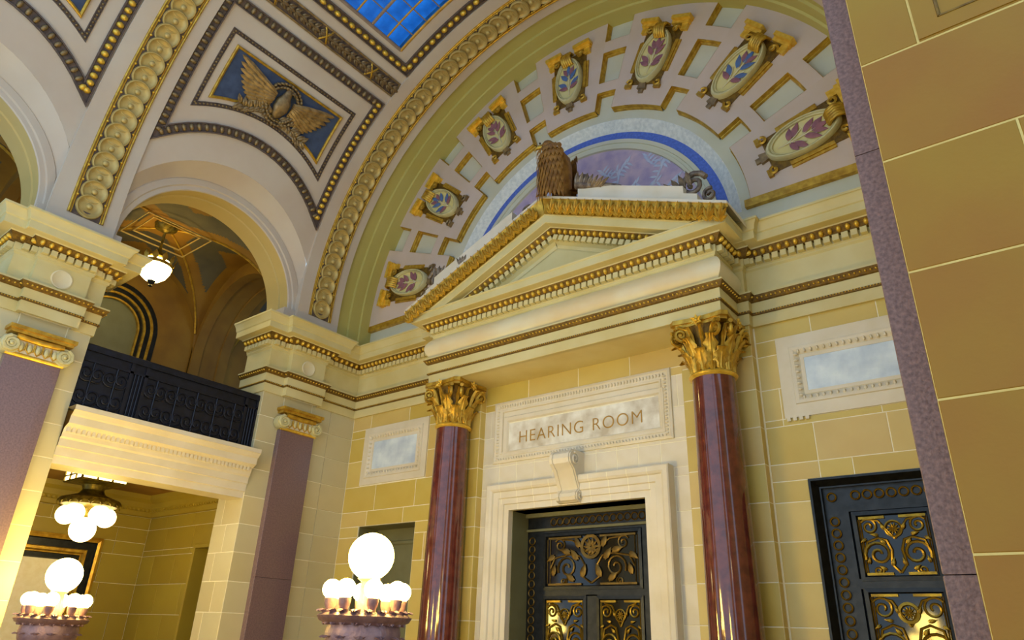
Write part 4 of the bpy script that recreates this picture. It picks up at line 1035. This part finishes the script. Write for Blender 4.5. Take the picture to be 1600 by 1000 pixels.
# ---- scroll bracket over the door
cn = empty('scroll_bracket', (-6.60, YW - 0.1, 2.07), label='pale scrolled stone bracket at the head of the central door frame', cat='bracket')
side = []                                                          # outline in (out, z)
pts = [(0.0, 2.93), (0.30, 2.93)] + [(0.30 + 0.14 * sin(a), 2.78 + 0.14 * cos(a)) for a in [0.5, 1.0, 1.6, 2.2, 2.7]] + [(0.30, 2.60), (0.20, 2.40), (0.15, 2.30)] + [(0.15 + 0.09 * sin(a), 2.185 + 0.09 * cos(a)) for a in [0.3, 1.0, 1.7, 2.4, 3.0]] + [(0.16, 2.09), (0.0, 2.08)]
def bracket_slab(mb, pts, a, b_, grow=0.0):
    P = [(min(o + grow, 9) if o > 0.01 else o, z) for o, z in pts]
    rows = [[(x, YW - 0.0 - o, z) for o, z in P] for x in (a, b_)]
    mb.grid(rows)
    for x in (a, b_):                                              # side: strips back to the wall
        q = [(x, YW - o, z) for o, z in P]; k = [(x, YW + 0.0, z) for o, z in P]; mb.grid([q, k])
    return mb
b = bracket_slab(MB(), pts, -6.60 - 0.215, -6.60 + 0.215); build('body', b, M_surround, cn, 30)
for s in (-1, 1):
    build('rib', bracket_slab(MB(), pts, -6.60 + s * 0.165 - 0.025, -6.60 + s * 0.165 + 0.025, 0.022), M_surround, cn, 30)
    b = MB(); b.tube(spiral((-6.60 + s * 0.225, YW - 0.30, 2.775), 0.11, 1.6, 0, (0, -1, 0), (0, 0, 1), 1, 1.4), 0.018, 5); b.tube(spiral((-6.60 + s * 0.225, YW - 0.15, 2.185), 0.065, 1.4, 0, (0, -1, 0), (0, 0, 1), 1, 1.4), 0.013, 5); build('side_spiral', b, M_surround, cn, 60)

# ================================================================== doors
def sweep_door(x0, x1, zt, prof, y):                               # architrave up, over and down: prof (outward from opening, out)
    rows = []
    for px, pz, sx, sz in ((x0, -2.2, -1, 0), (x0, zt, -1, 1), (x1, zt, 1, 1), (x1, -2.2, 1, 0)):
        rows.append([(px + sx * i, y - o, pz + sz * i) for i, o in prof])
    return MB().grid(rows)
d_arch = sweep_door(-7.92, -5.21, 2.07, [(0.0, -0.72), (0.0, 0.10), (0.10, 0.10), (0.11, 0.125), (0.20, 0.125), (0.215, 0.15), (0.32, 0.15), (0.335, 0.18), (0.37, 0.20), (0.44, 0.205), (0.46, 0.19), (0.46, -0.03)], YW)
door1 = struct('door_1', d_arch, M_surround)
for x in (-8.08, -7.72, -7.36, -7.0, -6.20, -5.84, -5.48, -5.12):
    pr_ = [(z + 2.07, o + 0.002) for z, o in [(0.0, 0.10), (0.10, 0.10), (0.11, 0.125), (0.20, 0.125), (0.215, 0.15), (0.32, 0.15), (0.335, 0.18), (0.37, 0.20), (0.44, 0.205)]]
    build('mortar_joint', MB().grid([[(xx, YW - o, z) for z, o in pr_] for xx in (x, x + 0.013)]), M_mortar, door1)
def scroll_panel(par, x0, x1, z0, z1, y, sc=1.0, m=M_brass, kind=0):
    """brass scrollwork in a dark panel"""
    build('grille_glass', MB().box(x0, x1, y + 0.01, y + 0.03, z0, z1), M_black, par)
    fr = MB(); rect_frame(fr, x0, x1, z0, z1, [(-0.05, -0.02), (-0.05, 0.03), (0.0, 0.035), (0.015, 0.0)], y); build('grille_frame', fr, M_bronze, par)
    w, h = x1 - x0, z1 - z0; cx = (x0 + x1) / 2
    def sp(cx_, cz, r, s, a0, tw): return spiral((cx_, y, cz), r, 1.55, 0, (1, 0, 0), (0, 0, 1), s, a0, 22), tw
    for s in (-1, 1):
        bars = MB()
        for zz in (z0 + 0.035, z1 - 0.035):
            xa = cx + s * w * 0.10; xb = cx + s * w * 0.47
            bars.box(min(xa, xb), max(xa, xb), y - 0.02, y + 0.005, zz - 0.016, zz + 0.016)
        for k in (0.455, 0.485): bars.tube([(cx + s * w * k, y, z0 + 0.05), (cx + s * w * k, y, z1 - 0.05)], 0.009, 4)
        build('edge_bar', bars, m, par)
        g = MB()
        r1, r2 = 0.20 * w * sc, 0.14 * w * sc
        g.tube(sp(cx + s * w * 0.26, z0 + h * 0.36, min(r1, h * 0.24), s, -0.4, 0)[0], 0.020, 5)
        g.tube(sp(cx + s * w * 0.34, z1 - h * 0.19, min(r2, h * 0.14), s, 0.6, 0)[0], 0.016, 5)
        g.tube(sp(cx + s * w * 0.30, z0 + h * 0.10, min(r2, h * 0.08), s, 2.4, 0)[0], 0.014, 5)
        g.tube([(cx, y, z0 + h * 0.06), (cx + s * w * 0.10, y, z0 + h * 0.20), (cx + s * w * 0.07, y, z0 + h * 0.42), (cx + s * w * 0.12, y, z0 + h * 0.58), (cx + s * w * 0.24, y, z0 + h * 0.62), (cx + s * w * 0.40, y, z0 + h * 0.56), (cx + s * w * 0.45, y, z0 + h * 0.36)], 0.018, 5)
        g.tube([(cx, y, z0 + h * 0.60), (cx + s * w * 0.08, y, z1 - h * 0.28), (cx + s * w * 0.20, y, z1 - h * 0.10), (cx + s * w * 0.38, y, z1 - h * 0.06)], 0.016, 5)
        for (px, pz, a, l) in ((0.14, 0.50, 0.9, 0.13), (0.10, 0.16, 1.9, 0.13), (0.22, 0.66, 0.2, 0.12), (0.40, 0.62, -0.6, 0.11), (0.18, 0.10, 0.6, 0.12), (0.12, 0.74, 1.1, 0.12), (0.42, 0.20, 1.8, 0.11)):
            d = (cos(a) * s, 0, sin(a)); g.grid(leaf(l * w * 0.95, l * w * 0.5, 0.012, n=3), M=F((cx + s * px * w, y - 0.01, z0 + pz * h), (sin(a) * s, 0, -cos(a)), d, (0, -1, 0)))
        build('brass_scroll', g, m, par, 60)
    ro = MB().lathe([(0.10 * w * sc * 1.3, 0.0), (0.10 * w * sc * 1.3, 0.015), (0.085 * w * 1.3, 0.02), (0.075 * w * 1.3, 0.004)], 20, M=F((cx, y, z1 - h * 0.24), (1, 0, 0), (0, 0, 1), (0, -1, 0)))
    for i in range(10):
        a = 2 * pi * i / 10; ro.grid(leaf(0.065 * w * 1.3, 0.035 * w, 0.01, n=3), M=F((cx, y, z1 - h * 0.24), (cos(a + pi / 2), 0, sin(a + pi / 2)), (cos(a), 0, sin(a)), (0, -1, 0)))
    build('rosette', ro, m, par, 60)
ring_me = MB().tube([(0.055 * cos(a), 0.055 * sin(a), 0) for a in [2 * pi * i / 14 for i in range(14)]], 0.011, 5, closed=True).mesh('ring', M_brass, 60)
ring_dm = MB().tube([(0.06 * cos(a), 0.06 * sin(a), 0) for a in [2 * pi * i / 14 for i in range(14)]], 0.012, 5, closed=True).mesh('ring', M_dull, 60)
def ringrow(par, pts, y, me):
    for x, z in pts: put('ring', me, F((x, y, z), (1, 0, 0), (0, 0, 1), (0, -1, 0)), par)
# central double door, set deep in its reveal
DY = 10.52
b = MB()
for q in ((-7.98, -7.56, -2.2, 2.12), (-5.60, -5.15, -2.2, 2.12), (-6.68, -6.46, -2.2, 0.70), (-7.56, -5.60, 0.68, 0.78), (-7.56, -5.60, 1.72, 2.12), (-7.56, -5.6, -2.2, -1.8), (-7.56, -5.6, -0.55, -0.42)): b.box(q[0], q[1], DY - 0.04, DY + 0.08, q[2], q[3])
b.box(-7.98, -5.15, DY + 0.06, DY + 0.12, -2.2, 2.12)
build('door_leaf', b, M_bronze, door1)
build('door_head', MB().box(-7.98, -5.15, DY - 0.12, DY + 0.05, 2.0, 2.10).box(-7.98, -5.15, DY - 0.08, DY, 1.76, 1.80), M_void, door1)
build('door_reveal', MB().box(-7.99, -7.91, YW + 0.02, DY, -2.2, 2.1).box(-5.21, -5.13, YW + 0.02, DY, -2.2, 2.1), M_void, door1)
ringrow(door1, [(-7.34 + 0.135 * i, 1.905) for i in range(14)], DY - 0.05, ring_dm)
scroll_panel(door1, -7.50, -5.66, 0.83, 1.66, DY - 0.03, 0.62, M_dull)
for x0_, x1_ in ((-7.50, -6.72), (-6.42, -5.66)): scroll_panel(door1, x0_, x1_, -0.38, 0.63, DY - 0.03, 1.0, M_brass)
for x in (-7.8, -5.37): ringrow(door1, [(x, 1.6 - 0.145 * i) for i in range(20)], DY - 0.05, ring_dm)
# metal door by the granite pier
RY = 10.16
b = sweep_door(-2.77, -1.04, 2.12, [(0.0, -0.30), (0.0, 0.02), (-0.03, 0.02), (-0.10, -0.10), (-0.12, -0.10), (-0.12, -0.30)], YW)
door2 = struct('door_2', b, M_bronze)
b = MB()
for q in ((-2.72, -2.36, -2.2, 2.05), (-1.38, -1.05, -2.2, 2.05), (-2.36, -1.38, 1.68, 2.05), (-2.36, -1.38, 0.72, 0.84), (-2.36, -1.38, -0.45, -0.32), (-2.36, -1.38, -2.2, -1.75)): b.box(q[0], q[1], RY, RY + 0.1, q[2], q[3])
b.box(-2.72, -1.05, RY + 0.09, RY + 0.15, -2.2, 2.05); build('door_leaf', b, M_bronze, door2)
ringrow(door2, [(-2.54, 1.88)] + [(-2.24 + 0.145 * i, 1.885) for i in range(7)], RY - 0.02, ring_me)
ringrow(door2, [(-2.545, 1.56 - 0.152 * i) for i in range(22)], RY - 0.02, ring_me)
ringrow(door2, [(-1.2, 1.56 - 0.152 * i) for i in range(22)], RY - 0.02, ring_me)
scroll_panel(door2, -2.28, -1.45, 0.86, 1.62, RY + 0.02, 1.0, M_brass); scroll_panel(door2, -2.28, -1.45, -0.30, 0.68, RY + 0.02, 1.15, M_brass); scroll_panel(door2, -2.28, -1.45, -1.7, -0.5, RY + 0.02, 1.1, M_brass)
# plain doorway in the far bay
b = MB().box(-12.1, -10.35, 10.55, 10.6, -2.2, 2.1); b.box(-12.10, -12.07, YW + 0.03, 10.6, -2.2, 2.06); b.box(-10.38, -10.35, YW + 0.03, 10.6, -2.2, 2.06); b.box(-12.1, -10.35, YW + 0.03, 10.6, 2.04, 2.08)
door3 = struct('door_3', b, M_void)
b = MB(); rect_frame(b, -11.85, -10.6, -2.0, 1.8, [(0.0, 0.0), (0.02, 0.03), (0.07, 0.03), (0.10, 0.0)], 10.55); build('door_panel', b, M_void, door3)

# ================================================================== balcony between the piers
path = [(-12.72, 7.60), (-12.72, 4.10)]
prf = [(-0.5, 2.30), (0.02, 2.30), (0.02, 2.42), (0.05, 2.43), (0.05, 2.57), (0.08, 2.58), (0.08, 2.70), (0.11, 2.73), (0.12, 2.80)]
def bsweep(prof):
    return MB().grid([[(-12.72 + o, y, z) for o, z in prof] for y in (4.12, 7.58)])
bal = trim(bsweep(prf), M_surround)
build('balcony_cornice', bsweep([(0.12, 2.79), (0.14, 2.86), (0.15, 2.87), (0.26, 2.93), (0.27, 3.05), (0.30, 3.07), (0.34, 3.13), (0.36, 3.14), (0.36, 3.22), (-0.6, 3.22)]), M_surround, bal)
for i in range(43): build('dentil', MB().chamfer(-0.024, 0.024, -0.04, 0.04, 0, 0.05, 0.003, M=F((-12.59, 4.18 + 0.0785 * i, 2.845), (0, 1, 0), (0, 0, 1), (1, 0, 0))), M_surround, bal)
build('balcony_floor', MB().box(-17.0, -12.75, 3.0, 12.0, 2.88, 3.2), M_ochre, bal)
# iron railing
rl = empty('railing', (-12.80, 5.85, 3.22), label='dark iron railing with scrollwork panels on the balcony between the piers', cat='railing')
b = MB().box(-12.84, -12.76, 4.10, 7.60, 4.29, 4.37).box(-12.83, -12.77, 4.10, 7.60, 4.10, 4.14); build('top_rail', b, M_iron, rl)
build('bottom_rail', MB().box(-12.83, -12.77, 4.10, 7.60, 3.24, 3.30), M_iron, rl)
for y in (4.13, 4.98, 5.25, 7.30, 7.56):
    build('post', MB().box(-12.83, -12.77, y - 0.03, y + 0.03, 3.24, 4.33), M_iron, rl)
build('back_sheet', MB().box(-12.815, -12.805, 4.12, 7.58, 3.28, 4.34), M_iron, rl)
for (a, c_) in ((4.16, 4.95), (5.28, 7.27)):
    n = 2 if a < 5 else 5; wd = (c_ - a) / n
    for i in range(n):
        b = MB(); cy = a + wd * (i + 0.5)
        for s in (-1, 1):
            for cz in (3.50, 3.90): b.tube(spiral((-12.785, cy + s * wd * 0.23, cz), 0.15, 1.5, 0, (0, 1, 0), (0, 0, 1), s, 0.3 + cz), 0.016, 5)
        b.tube([(-12.785, cy, 3.3), (-12.785, cy, 4.1)], 0.015, 5)
        build('scroll_panel', b, M_iron, rl, 60)
for y in (5.12, 7.43):
    b = MB()
    for k in (-0.06, 0.0, 0.06): b.tube([(-12.78, y + k, 3.3), (-12.78, y + k, 4.1)], 0.012, 5)
    build('baluster', b, M_iron, rl)
build('handrail', MB().tube([(-12.80, 4.10, 4.385), (-12.80, 7.60, 4.385)], 0.035, 8), M_iron, rl, 60)

# ================================================================== aisle below and gallery above
GX = -17.0; EY = 7.92
aw = struct('wall_aisle', MB().box(GX - 0.3, GX - 0.02, 0.0, EY + 0.2, -2.2, 2.9), M_mortar)
GF = (4.62, 6.98, -2.2, 1.68)
AZ = [-2.2, -1.6, -1.0, -0.4, 0.2, 0.8, 1.4, 1.98, 2.25]
stone_blocks(aw, 'x', GX, 1, 1.0, EY, AZ, [GF], M_aisle, 61, 0.8, 1.1, gap=0.012, depth=0.02)
b = MB()
plate(b, 'y', EY + 0.02, EY + 0.5, GX, -13.3, -2.2, 2.9, [(-14.75, -13.62, -2.2, 1.52)])
aw2 = struct('wall_aisle', b, M_mortar)
stone_blocks(aw2, 'y', EY, -1, GX, -13.5, AZ, [(-14.75, -13.62, -2.2, 1.52)], M_aisle, 62, 0.9, 1.2, gap=0.012, depth=0.02)
d4 = struct('door_4', MB().box(-14.75, -13.62, EY + 0.45, EY + 0.5, -2.2, 1.52), M_void)
build('door_frame', sweep_door(-14.72, -13.64, 1.5, [(0.0, -0.4), (0.0, 0.01), (0.06, 0.02), (0.10, 0.0), (0.10, -0.02)], EY), M_aisle, d4)
ac = struct('ceiling_aisle', MB().box(GX, -13.2, 0.0, EY + 0.1, 2.72, 2.85), M_ochre)
b = MB().grid([[(GX + o, y, z) for o, z in ((0.0, 2.25), (0.05, 2.27), (0.06, 2.36), (0.14, 2.44), (0.15, 2.55), (0.24, 2.62), (0.25, 2.72))] for y in (0.0, EY)])
b.grid([[(x, EY - o, z) for o, z in ((0.0, 2.25), (0.05, 2.27), (0.06, 2.36), (0.14, 2.44), (0.15, 2.55), (0.24, 2.62), (0.25, 2.72))] for x in (GX, -13.4)])
act = trim(b, M_aisle)
for i in range(30): build('dentil', MB().box(GX + 0.06, GX + 0.12, 4.9 + 0.1 * i, 4.95 + 0.1 * i, 2.37, 2.43), M_aisle, act)
for i in range(34): build('dentil', MB().box(GX + 0.2 + 0.1 * i, GX + 0.25 + 0.1 * i, EY - 0.12, EY - 0.06, 2.37, 2.43), M_aisle, act)
# gilt-framed door in the aisle wall
b = MB()
def xframe(mb, y0, y1, zt, prof):
    rows = [[(GX + o, y + sy * i, z + sz * i) for i, o in prof] for y, z, sy, sz in ((y0, -2.2, 1, 0), (y0, zt, 1, -1), (y1, zt, -1, -1), (y1, -2.2, -1, 0))]
    return mb.grid(rows)
d5 = struct('door_5', xframe(MB(), 4.62, 6.98, 1.68, [(0.0, -0.1), (0.0, 0.06), (0.05, 0.08), (0.10, 0.06)]), M_gold)
build('frame_moulding', xframe(MB(), 4.72, 6.88, 1.58, [(0.0, 0.06), (0.02, 0.02), (0.16, 0.02)]), M_bronze, d5)
build('inner_moulding', xframe(MB(), 4.88, 6.72, 1.42, [(0.0, 0.02), (0.02, 0.06), (0.07, 0.06), (0.10, 0.0), (0.12, 0.0)]), M_gold, d5)
build('inner_frame', xframe(MB(), 5.0, 6.60, 1.30, [(0.0, 0.0), (0.02, 0.03), (0.10, 0.03), (0.13, -0.04)]), M_bronze, d5)
build('door_leaf', MB().box(GX - 0.1, GX - 0.03, 5.0, 6.6, -2.2, 1.3), M_void, d5)

gw = MB(); n = 24; GYC, GR, GZ = 5.83, 1.10, 6.45
rows = [[], []]
for i in range(n + 1):
    a = pi * i / n; rows[0].append((GX, GYC + GR * cos(a), GZ + GR * sin(a))); rows[1].append((GX, GYC + 2.6 * max(-1, min(1, 1.4 * cos(a))), GZ + 2.6 * min(1, 1.4 * sin(a))))
rows = [[(GX, r[0][1], 3.2)] + r + [(GX, r[-1][1], 3.2)] for r in rows]; gw.grid(rows)
gw.box(GX - 0.2, GX, 7.9, 14.0, 3.2, 9.2); gw.box(GX - 0.2, GX, -2.5, 3.7, 3.2, 9.2)
gwall = struct('wall_gallery', gw, M_ochre)
# vault of the gallery: one groin bay between two transverse arches
def groin(y0, y1, par):
    nx, ny = (72, 80) if 3 < y0 < 5 else (24, 28); cx = (GX - 13.4) / 2; rx = (-13.4 - GX) / 2; cy = (y0 + y1) / 2; ry = (y1 - y0) / 2; zs_, hh = 6.45, 2.02
    rows = []; mb = MB()
    for i in range(nx + 1):
        r = []
        for j in range(ny + 1):
            u = -1 + 2 * i / nx; v = -1 + 2 * j / ny
            r.append((cx + rx * u, cy + ry * v, zs_ + hh * max(sqrt(max(0, 1 - u * u)), sqrt(max(0, 1 - v * v)))))
        rows.append(r)
    mb.grid(rows); me = mb.mesh('groin_vault', [M_ochre, M_slate], 30)
    k = 0
    for i in range(nx):
        for j in range(ny):
            u = abs(-1 + 2 * (i + 0.5) / nx); v = abs(-1 + 2 * (j + 0.5) / ny)
            d = abs(u - v)
            if 0.16 < d < 0.62 and max(u, v) < 0.88 and max(u, v) > 0.28: me.polygons[k].material_index = 1
            k += 1
    o = put('groin_vault', me, Matrix.Identity(4), par)
    for s in (-1, 1):                                              # painted rib lines along the groins
        pts = [(cx + rx * u, cy + ry * u * s, zs_ + hh * sqrt(max(0, 1 - u * u)) - 0.015) for u in [-0.97 + 1.94 * q / 30 for q in range(31)]]
        build('groin_band', MB().tube(pts, 0.028, 5), M_gold, par, 60)
    fr = MB(); zz = zs_ + hh - 0.03
    for a in (0.55, 0.75): fr.tube([(cx - a * 0.9, cy - a, zz - 0.22 * a), (cx + a * 0.9, cy - a, zz - .22 * a), (cx + a * 0.9, cy + a, zz - .22 * a), (cx - a * 0.9, cy + a, zz - .22 * a)], 0.02, 5, closed=True)
    build('painted_border', fr, M_disc, par)
garch = MB()
def tarch(mb, y0, y1):
    cx = (GX - 13.4) / 2; r = 1.72; n = 24; rows = []
    for y, rr in ((y0, r + 0.08), (y0, r), (y0 + 0.02, r), (y0 + 0.25, r), (y0 + 0.27, r + 0.04), (y1 - 0.27, r + 0.04), (y1 - 0.25, r), (y1 - 0.02, r), (y1, r), (y1, r + 0.08)):
        row = [(cx + (1.8 if rr == r + 0.08 else rr) * cos(pi * i / n), y, 6.40 + (2.25 if rr == r + 0.08 else rr) * sin(pi * i / n)) for i in range(n + 1)]
        rows.append([(row[0][0], y, 3.2)] + row + [(row[-1][0], y, 3.2)])
    mb.grid(rows)
tarch(garch, 7.92, 8.90); tarch(garch, 2.80, 3.78); tarch(garch, -2.3, -1.3)
gceil = struct('ceiling_gallery', garch, M_ochre, 30)
groin(3.78, 7.92, gceil); groin(8.90, 13.0, gceil); groin(-1.3, 2.80, gceil)
build('gallery_end', MB().box(-17, -13.2, 13.0, 13.2, 3.2, 9.0), M_slate, gceil)
# arched window in the gallery wall
def arch_band(r0, r1, x0, x1, zb=3.2, n=28):
    prof = [(r0, x0), (r0, x1), (r1, x1), (r1, x0)]; rows = []
    for i in range(n + 1):
        a = pi * i / n; rows.append([(GX + x, GYC + r * cos(a), GZ + r * sin(a)) for r, x in prof])
    rows = [[(GX + x, GYC + r, zb) for r, x in prof]] + rows + [[(GX + x, GYC - r, zb) for r, x in prof]]
    return MB().grid(rows)
w2 = struct('window_3', arch_band(1.02, 1.12, -0.05, 0.06), M_bronze, 30)
build('frame_moulding', arch_band(0.96, 1.02, -0.05, 0.03), M_gold, w2, 30)
build('frame_moulding', arch_band(0.84, 0.96, -0.08, 0.01), M_bronze, w2, 30)
build('frame_moulding', arch_band(0.79, 0.84, -0.08, 0.04), M_gold, w2, 30)
build('frame_moulding', arch_band(0.70, 0.79, -0.08, -0.02), M_bronze, w2, 30)
build('frame_moulding', arch_band(0.66, 0.70, -0.08, 0.01), M_gold, w2, 30)
b = MB(); b.add([(GX - 0.07, GYC + 0.68 * cos(pi * i / 20), GZ + 0.68 * sin(pi * i / 20)) for i in range(21)] + [(GX - 0.07, GYC - 0.68, 3.2), (GX - 0.07, GYC + 0.68, 3.2)], [tuple(range(23))])
build('pane', b, M_dull if False else M_void, w2)
build('transom', MB().box(GX - 0.07, GX + 0.03, GYC - 0.68, GYC + 0.68, 5.62, 5.82), M_gold, w2)
build('lower_pane', MB().box(GX - 0.065, GX - 0.06, GYC - 0.68, GYC + 0.68, 3.2, 5.62), M_black, w2)

# ================================================================== lamps
def lamp_standard(x, y, zg, k, label):
    t = empty('lamp_standard', (x, y, -2.2), label=label, cat='lamp', group='globe lamp standards')
    z = zg + 2.2                                                   # height of the big globe's centre
    b = MB(); zr0 = z - 0.64 * k
    b.lathe([(0.34 * k, 0.0), (0.36 * k, 0.06), (0.30 * k, 0.12), (0.26 * k, 0.3), (0.16 * k, 0.42), (0.13 * k, 0.55), (0.12 * k, max(0.8, zr0 - 0.9 * k)), (0.15 * k, zr0 - 0.75 * k), (0.22 * k, zr0 - 0.6 * k), (0.32 * k, zr0 - 0.45 * k), (0.40 * k, zr0 - 0.30 * k), (0.42 * k, zr0 - 0.18 * k), (0.40 * k, zr0 - 0.10 * k), (0.50 * k, zr0 - 0.06 * k), (0.53 * k, zr0 - 0.01 * k), (0.48 * k, zr0 + 0.02 * k), (0.02, zr0 + 0.03 * k)], 32)
    pe_ = local('pedestal', b, M_lamp, t, 40)
    for i in range(20):
        a = 2 * pi * i / 20
        b = MB().grid(acanthus(0.12 * k, 0.13 * k, 0.02, 0.035 * k), M=F((0.44 * k * cos(a), 0.44 * k * sin(a), zr0 - 0.10 * k), (-sin(a), cos(a), 0), (0, 0, 1), (cos(a), sin(a), 0))); local('rim_leaf', b, M_lamp, pe_, 60)
    for i in range(12):
        a = 2 * pi * (i + 0.5) / 12
        b = MB().grid(acanthus(0.20 * k, 0.17 * k, 0.05, 0.04 * k), M=F((0.33 * k * cos(a), 0.33 * k * sin(a), zr0 - 0.45 * k), (-sin(a), cos(a), 0), (0, 0, 1), (cos(a), sin(a), 0))); local('bowl_leaf', b, M_lamp, pe_, 60)
    b = MB().lathe([(0.12 * k, zr0), (0.10 * k, zr0 + 0.2 * k), (0.08 * k, z - 0.28 * k), (0.13 * k, z - 0.25 * k), (0.11 * k, z - 0.22 * k)], 16); local('stem', b, M_lamp, t, 60)
    local('globe', MB().ball(0.262 * k, 28, 18, c=(0, 0, z)), M_globe, t, 60)
    for i in range(8):
        a = 2 * pi * (i + 0.3) / 8; c = (0.40 * k * cos(a), 0.40 * k * sin(a))
        cp = local('cup', MB().lathe([(0.03 * k, zr0 + 0.0), (0.04 * k, zr0 + 0.05 * k), (0.062 * k, zr0 + 0.10 * k), (0.07 * k, zr0 + 0.17 * k), (0.05 * k, zr0 + 0.175 * k)], 12, M=T((c[0], c[1], 0))), M_lamp, t, 50)
        local('small_globe', MB().ball(0.105 * k, 14, 10, c=(c[0], c[1], zr0 + 0.265 * k)), M_globe, cp, 60)
    return t
lamp_standard(-6.25, 5.41, 0.772, 0.95, 'bronze lamp standard with one big lit globe over small ones, before the plain doorway')
lamp_standard(-11.75, 4.43, 0.61, 0.90, 'lit globe lamp standard in the open bay of the arcade, near the gilt-framed door')
lamp_standard(-3.6, -1.2, 0.70, 0.95, 'lit globe lamp standard added unseen behind the viewer as warm fill light')  # unseen standard, added as warm fill for the hall

lamp_standard(-8.6, 0.5, 0.70, 0.95, 'lit globe lamp standard added outside the frame along the arcade for warm light')  # another unseen one, added to warm the undersides of the cornices

def ceiling_lamp(x, y, label, grp='aisle ceiling lamps'):
    t = empty('ceiling_lamp', (x, y, 2.72), label=label, cat='ceiling lamp', group=grp)
    b = MB()
    for s in (-1, 1):
        b.box(-0.42, 0.42, s * 0.42 - 0.015, s * 0.42 + 0.015, -0.22, -0.205); b.box(s * 0.42 - 0.015, s * 0.42 + 0.015, -0.42, 0.42, -0.22, -0.205)
        b.box(-0.42, 0.42, s * 0.42 - 0.015, s * 0.42 + 0.015, -0.125, -0.10); b.box(s * 0.42 - 0.015, s * 0.42 + 0.015, -0.42, 0.42, -0.125, -0.10)
        for q in (-0.42, -0.14, 0.14, 0.42): b.box(q - 0.015, q + 0.015, s * 0.42 - 0.018, s * 0.42 + 0.018, -0.22, 0); b.box(s * 0.42 - 0.018, s * 0.42 + 0.018, q - 0.015, q + 0.015, -0.22, 0)
    b.box(-0.42, 0.42, -0.42, 0.42, -0.235, -0.22)
    lf_ = local('lantern_frame', b, M_bolt, t)
    for q in (-0.28, 0.0, 0.28):
        for s in (-1, 1):
            for z0, z1 in ((-0.205, -0.125), (-0.10, 0.0)):
                local('light_pane', MB().box(q - 0.122, q + 0.122, s * 0.41 - 0.004, s * 0.41 + 0.004, z0, z1), M_globe3, lf_); local('light_pane', MB().box(s * 0.41 - 0.004, s * 0.41 + 0.004, q - 0.122, q + 0.122, z0, z1), M_globe3, lf_)
    b = MB().lathe([(0.30, -0.235), (0.22, -0.27), (0.19, -0.36), (0.24, -0.44), (0.40, -0.50), (0.52, -0.54), (0.54, -0.60), (0.50, -0.66), (0.40, -0.68), (0.12, -0.70), (0.10, -0.85), (0.14, -0.88), (0.001, -0.90)], 28); bw_ = local('bowl', b, M_bolt, t, 40)
    for i in range(18):
        a = 2 * pi * i / 18; b = MB().grid(leaf(0.13, 0.12, 0.03, 0.03, n=3), M=F((0.51 * cos(a), 0.51 * sin(a), -0.54), (-sin(a), cos(a), 0), (0, 0, -1), (cos(a), sin(a), 0))); local('rim_leaf', b, M_bolt, bw_, 60)
    for i in range(5):
        a = 2 * pi * (i + 0.2) / 5; local('globe', MB().ball(0.185, 20, 12, c=(0.36 * cos(a), 0.36 * sin(a), -0.84)), M_globe3, t, 60)
    local('lower_globe', MB().ball(0.235, 24, 14, c=(0, 0, -1.10)), M_globe3, t, 60)
    return t
cl = ceiling_lamp(-15.1, 5.78, 'bronze ceiling lamp of clustered lit globes in the aisle under the balcony')
copy_tree(cl, T((1.9, -1.6, 3.2)), label='clustered globe ceiling lamp added unseen in the aisle where the viewer stands, for warm light')  # copy added out of view to throw warm light on the ochre pier

pd = empty('pendant_lamp', (-15.1, 5.76, 7.30), label='glowing bowl pendant with gilded crown hanging under the gallery vault', cat='pendant lamp')
local('bowl', MB().lathe([(0.04, -0.30), (0.16, -0.26), (0.27, -0.16), (0.335, -0.02), (0.35, 0.10), (0.30, 0.20), (0.18, 0.24)], 28), M_globe2, pd, 60)
local('rim', MB().lathe([(0.355, 0.06), (0.37, 0.10), (0.355, 0.14)], 28), M_gold, pd, 60)
for i in range(12):
    a = 2 * pi * i / 12; local('crown_leaf', MB().grid(leaf(0.20, 0.13, 0.02, 0.05, n=4), M=F((0.35 * cos(a), 0.35 * sin(a), 0.12), (-sin(a), cos(a), 0), (0, 0, 1), (cos(a), sin(a), 0))), M_gold, pd, 60)
local('finial', MB().lathe([(0.001, -0.44), (0.05, -0.41), (0.03, -0.37), (0.07, -0.33), (0.09, -0.29), (0.03, -0.27)], 14), M_bronze, pd, 60)
local('stem', MB().lathe([(0.16, 0.22), (0.20, 0.30), (0.15, 0.40), (0.05, 0.46), (0.03, 0.60), (0.03, 0.95), (0.06, 0.98), (0.24, 1.08), (0.26, 1.16), (0.001, 1.18)], 20), M_bolt, pd, 50)
local('chain', MB().tube([(0, 0, 0.4), (0, 0, 1.0)], 0.03, 6), M_bolt, pd, kind='stuff')
for o in list(COL.objects):
    if o.type == 'MESH' and len(o.data.materials) == 0: o.data.materials.append(M_plaster)
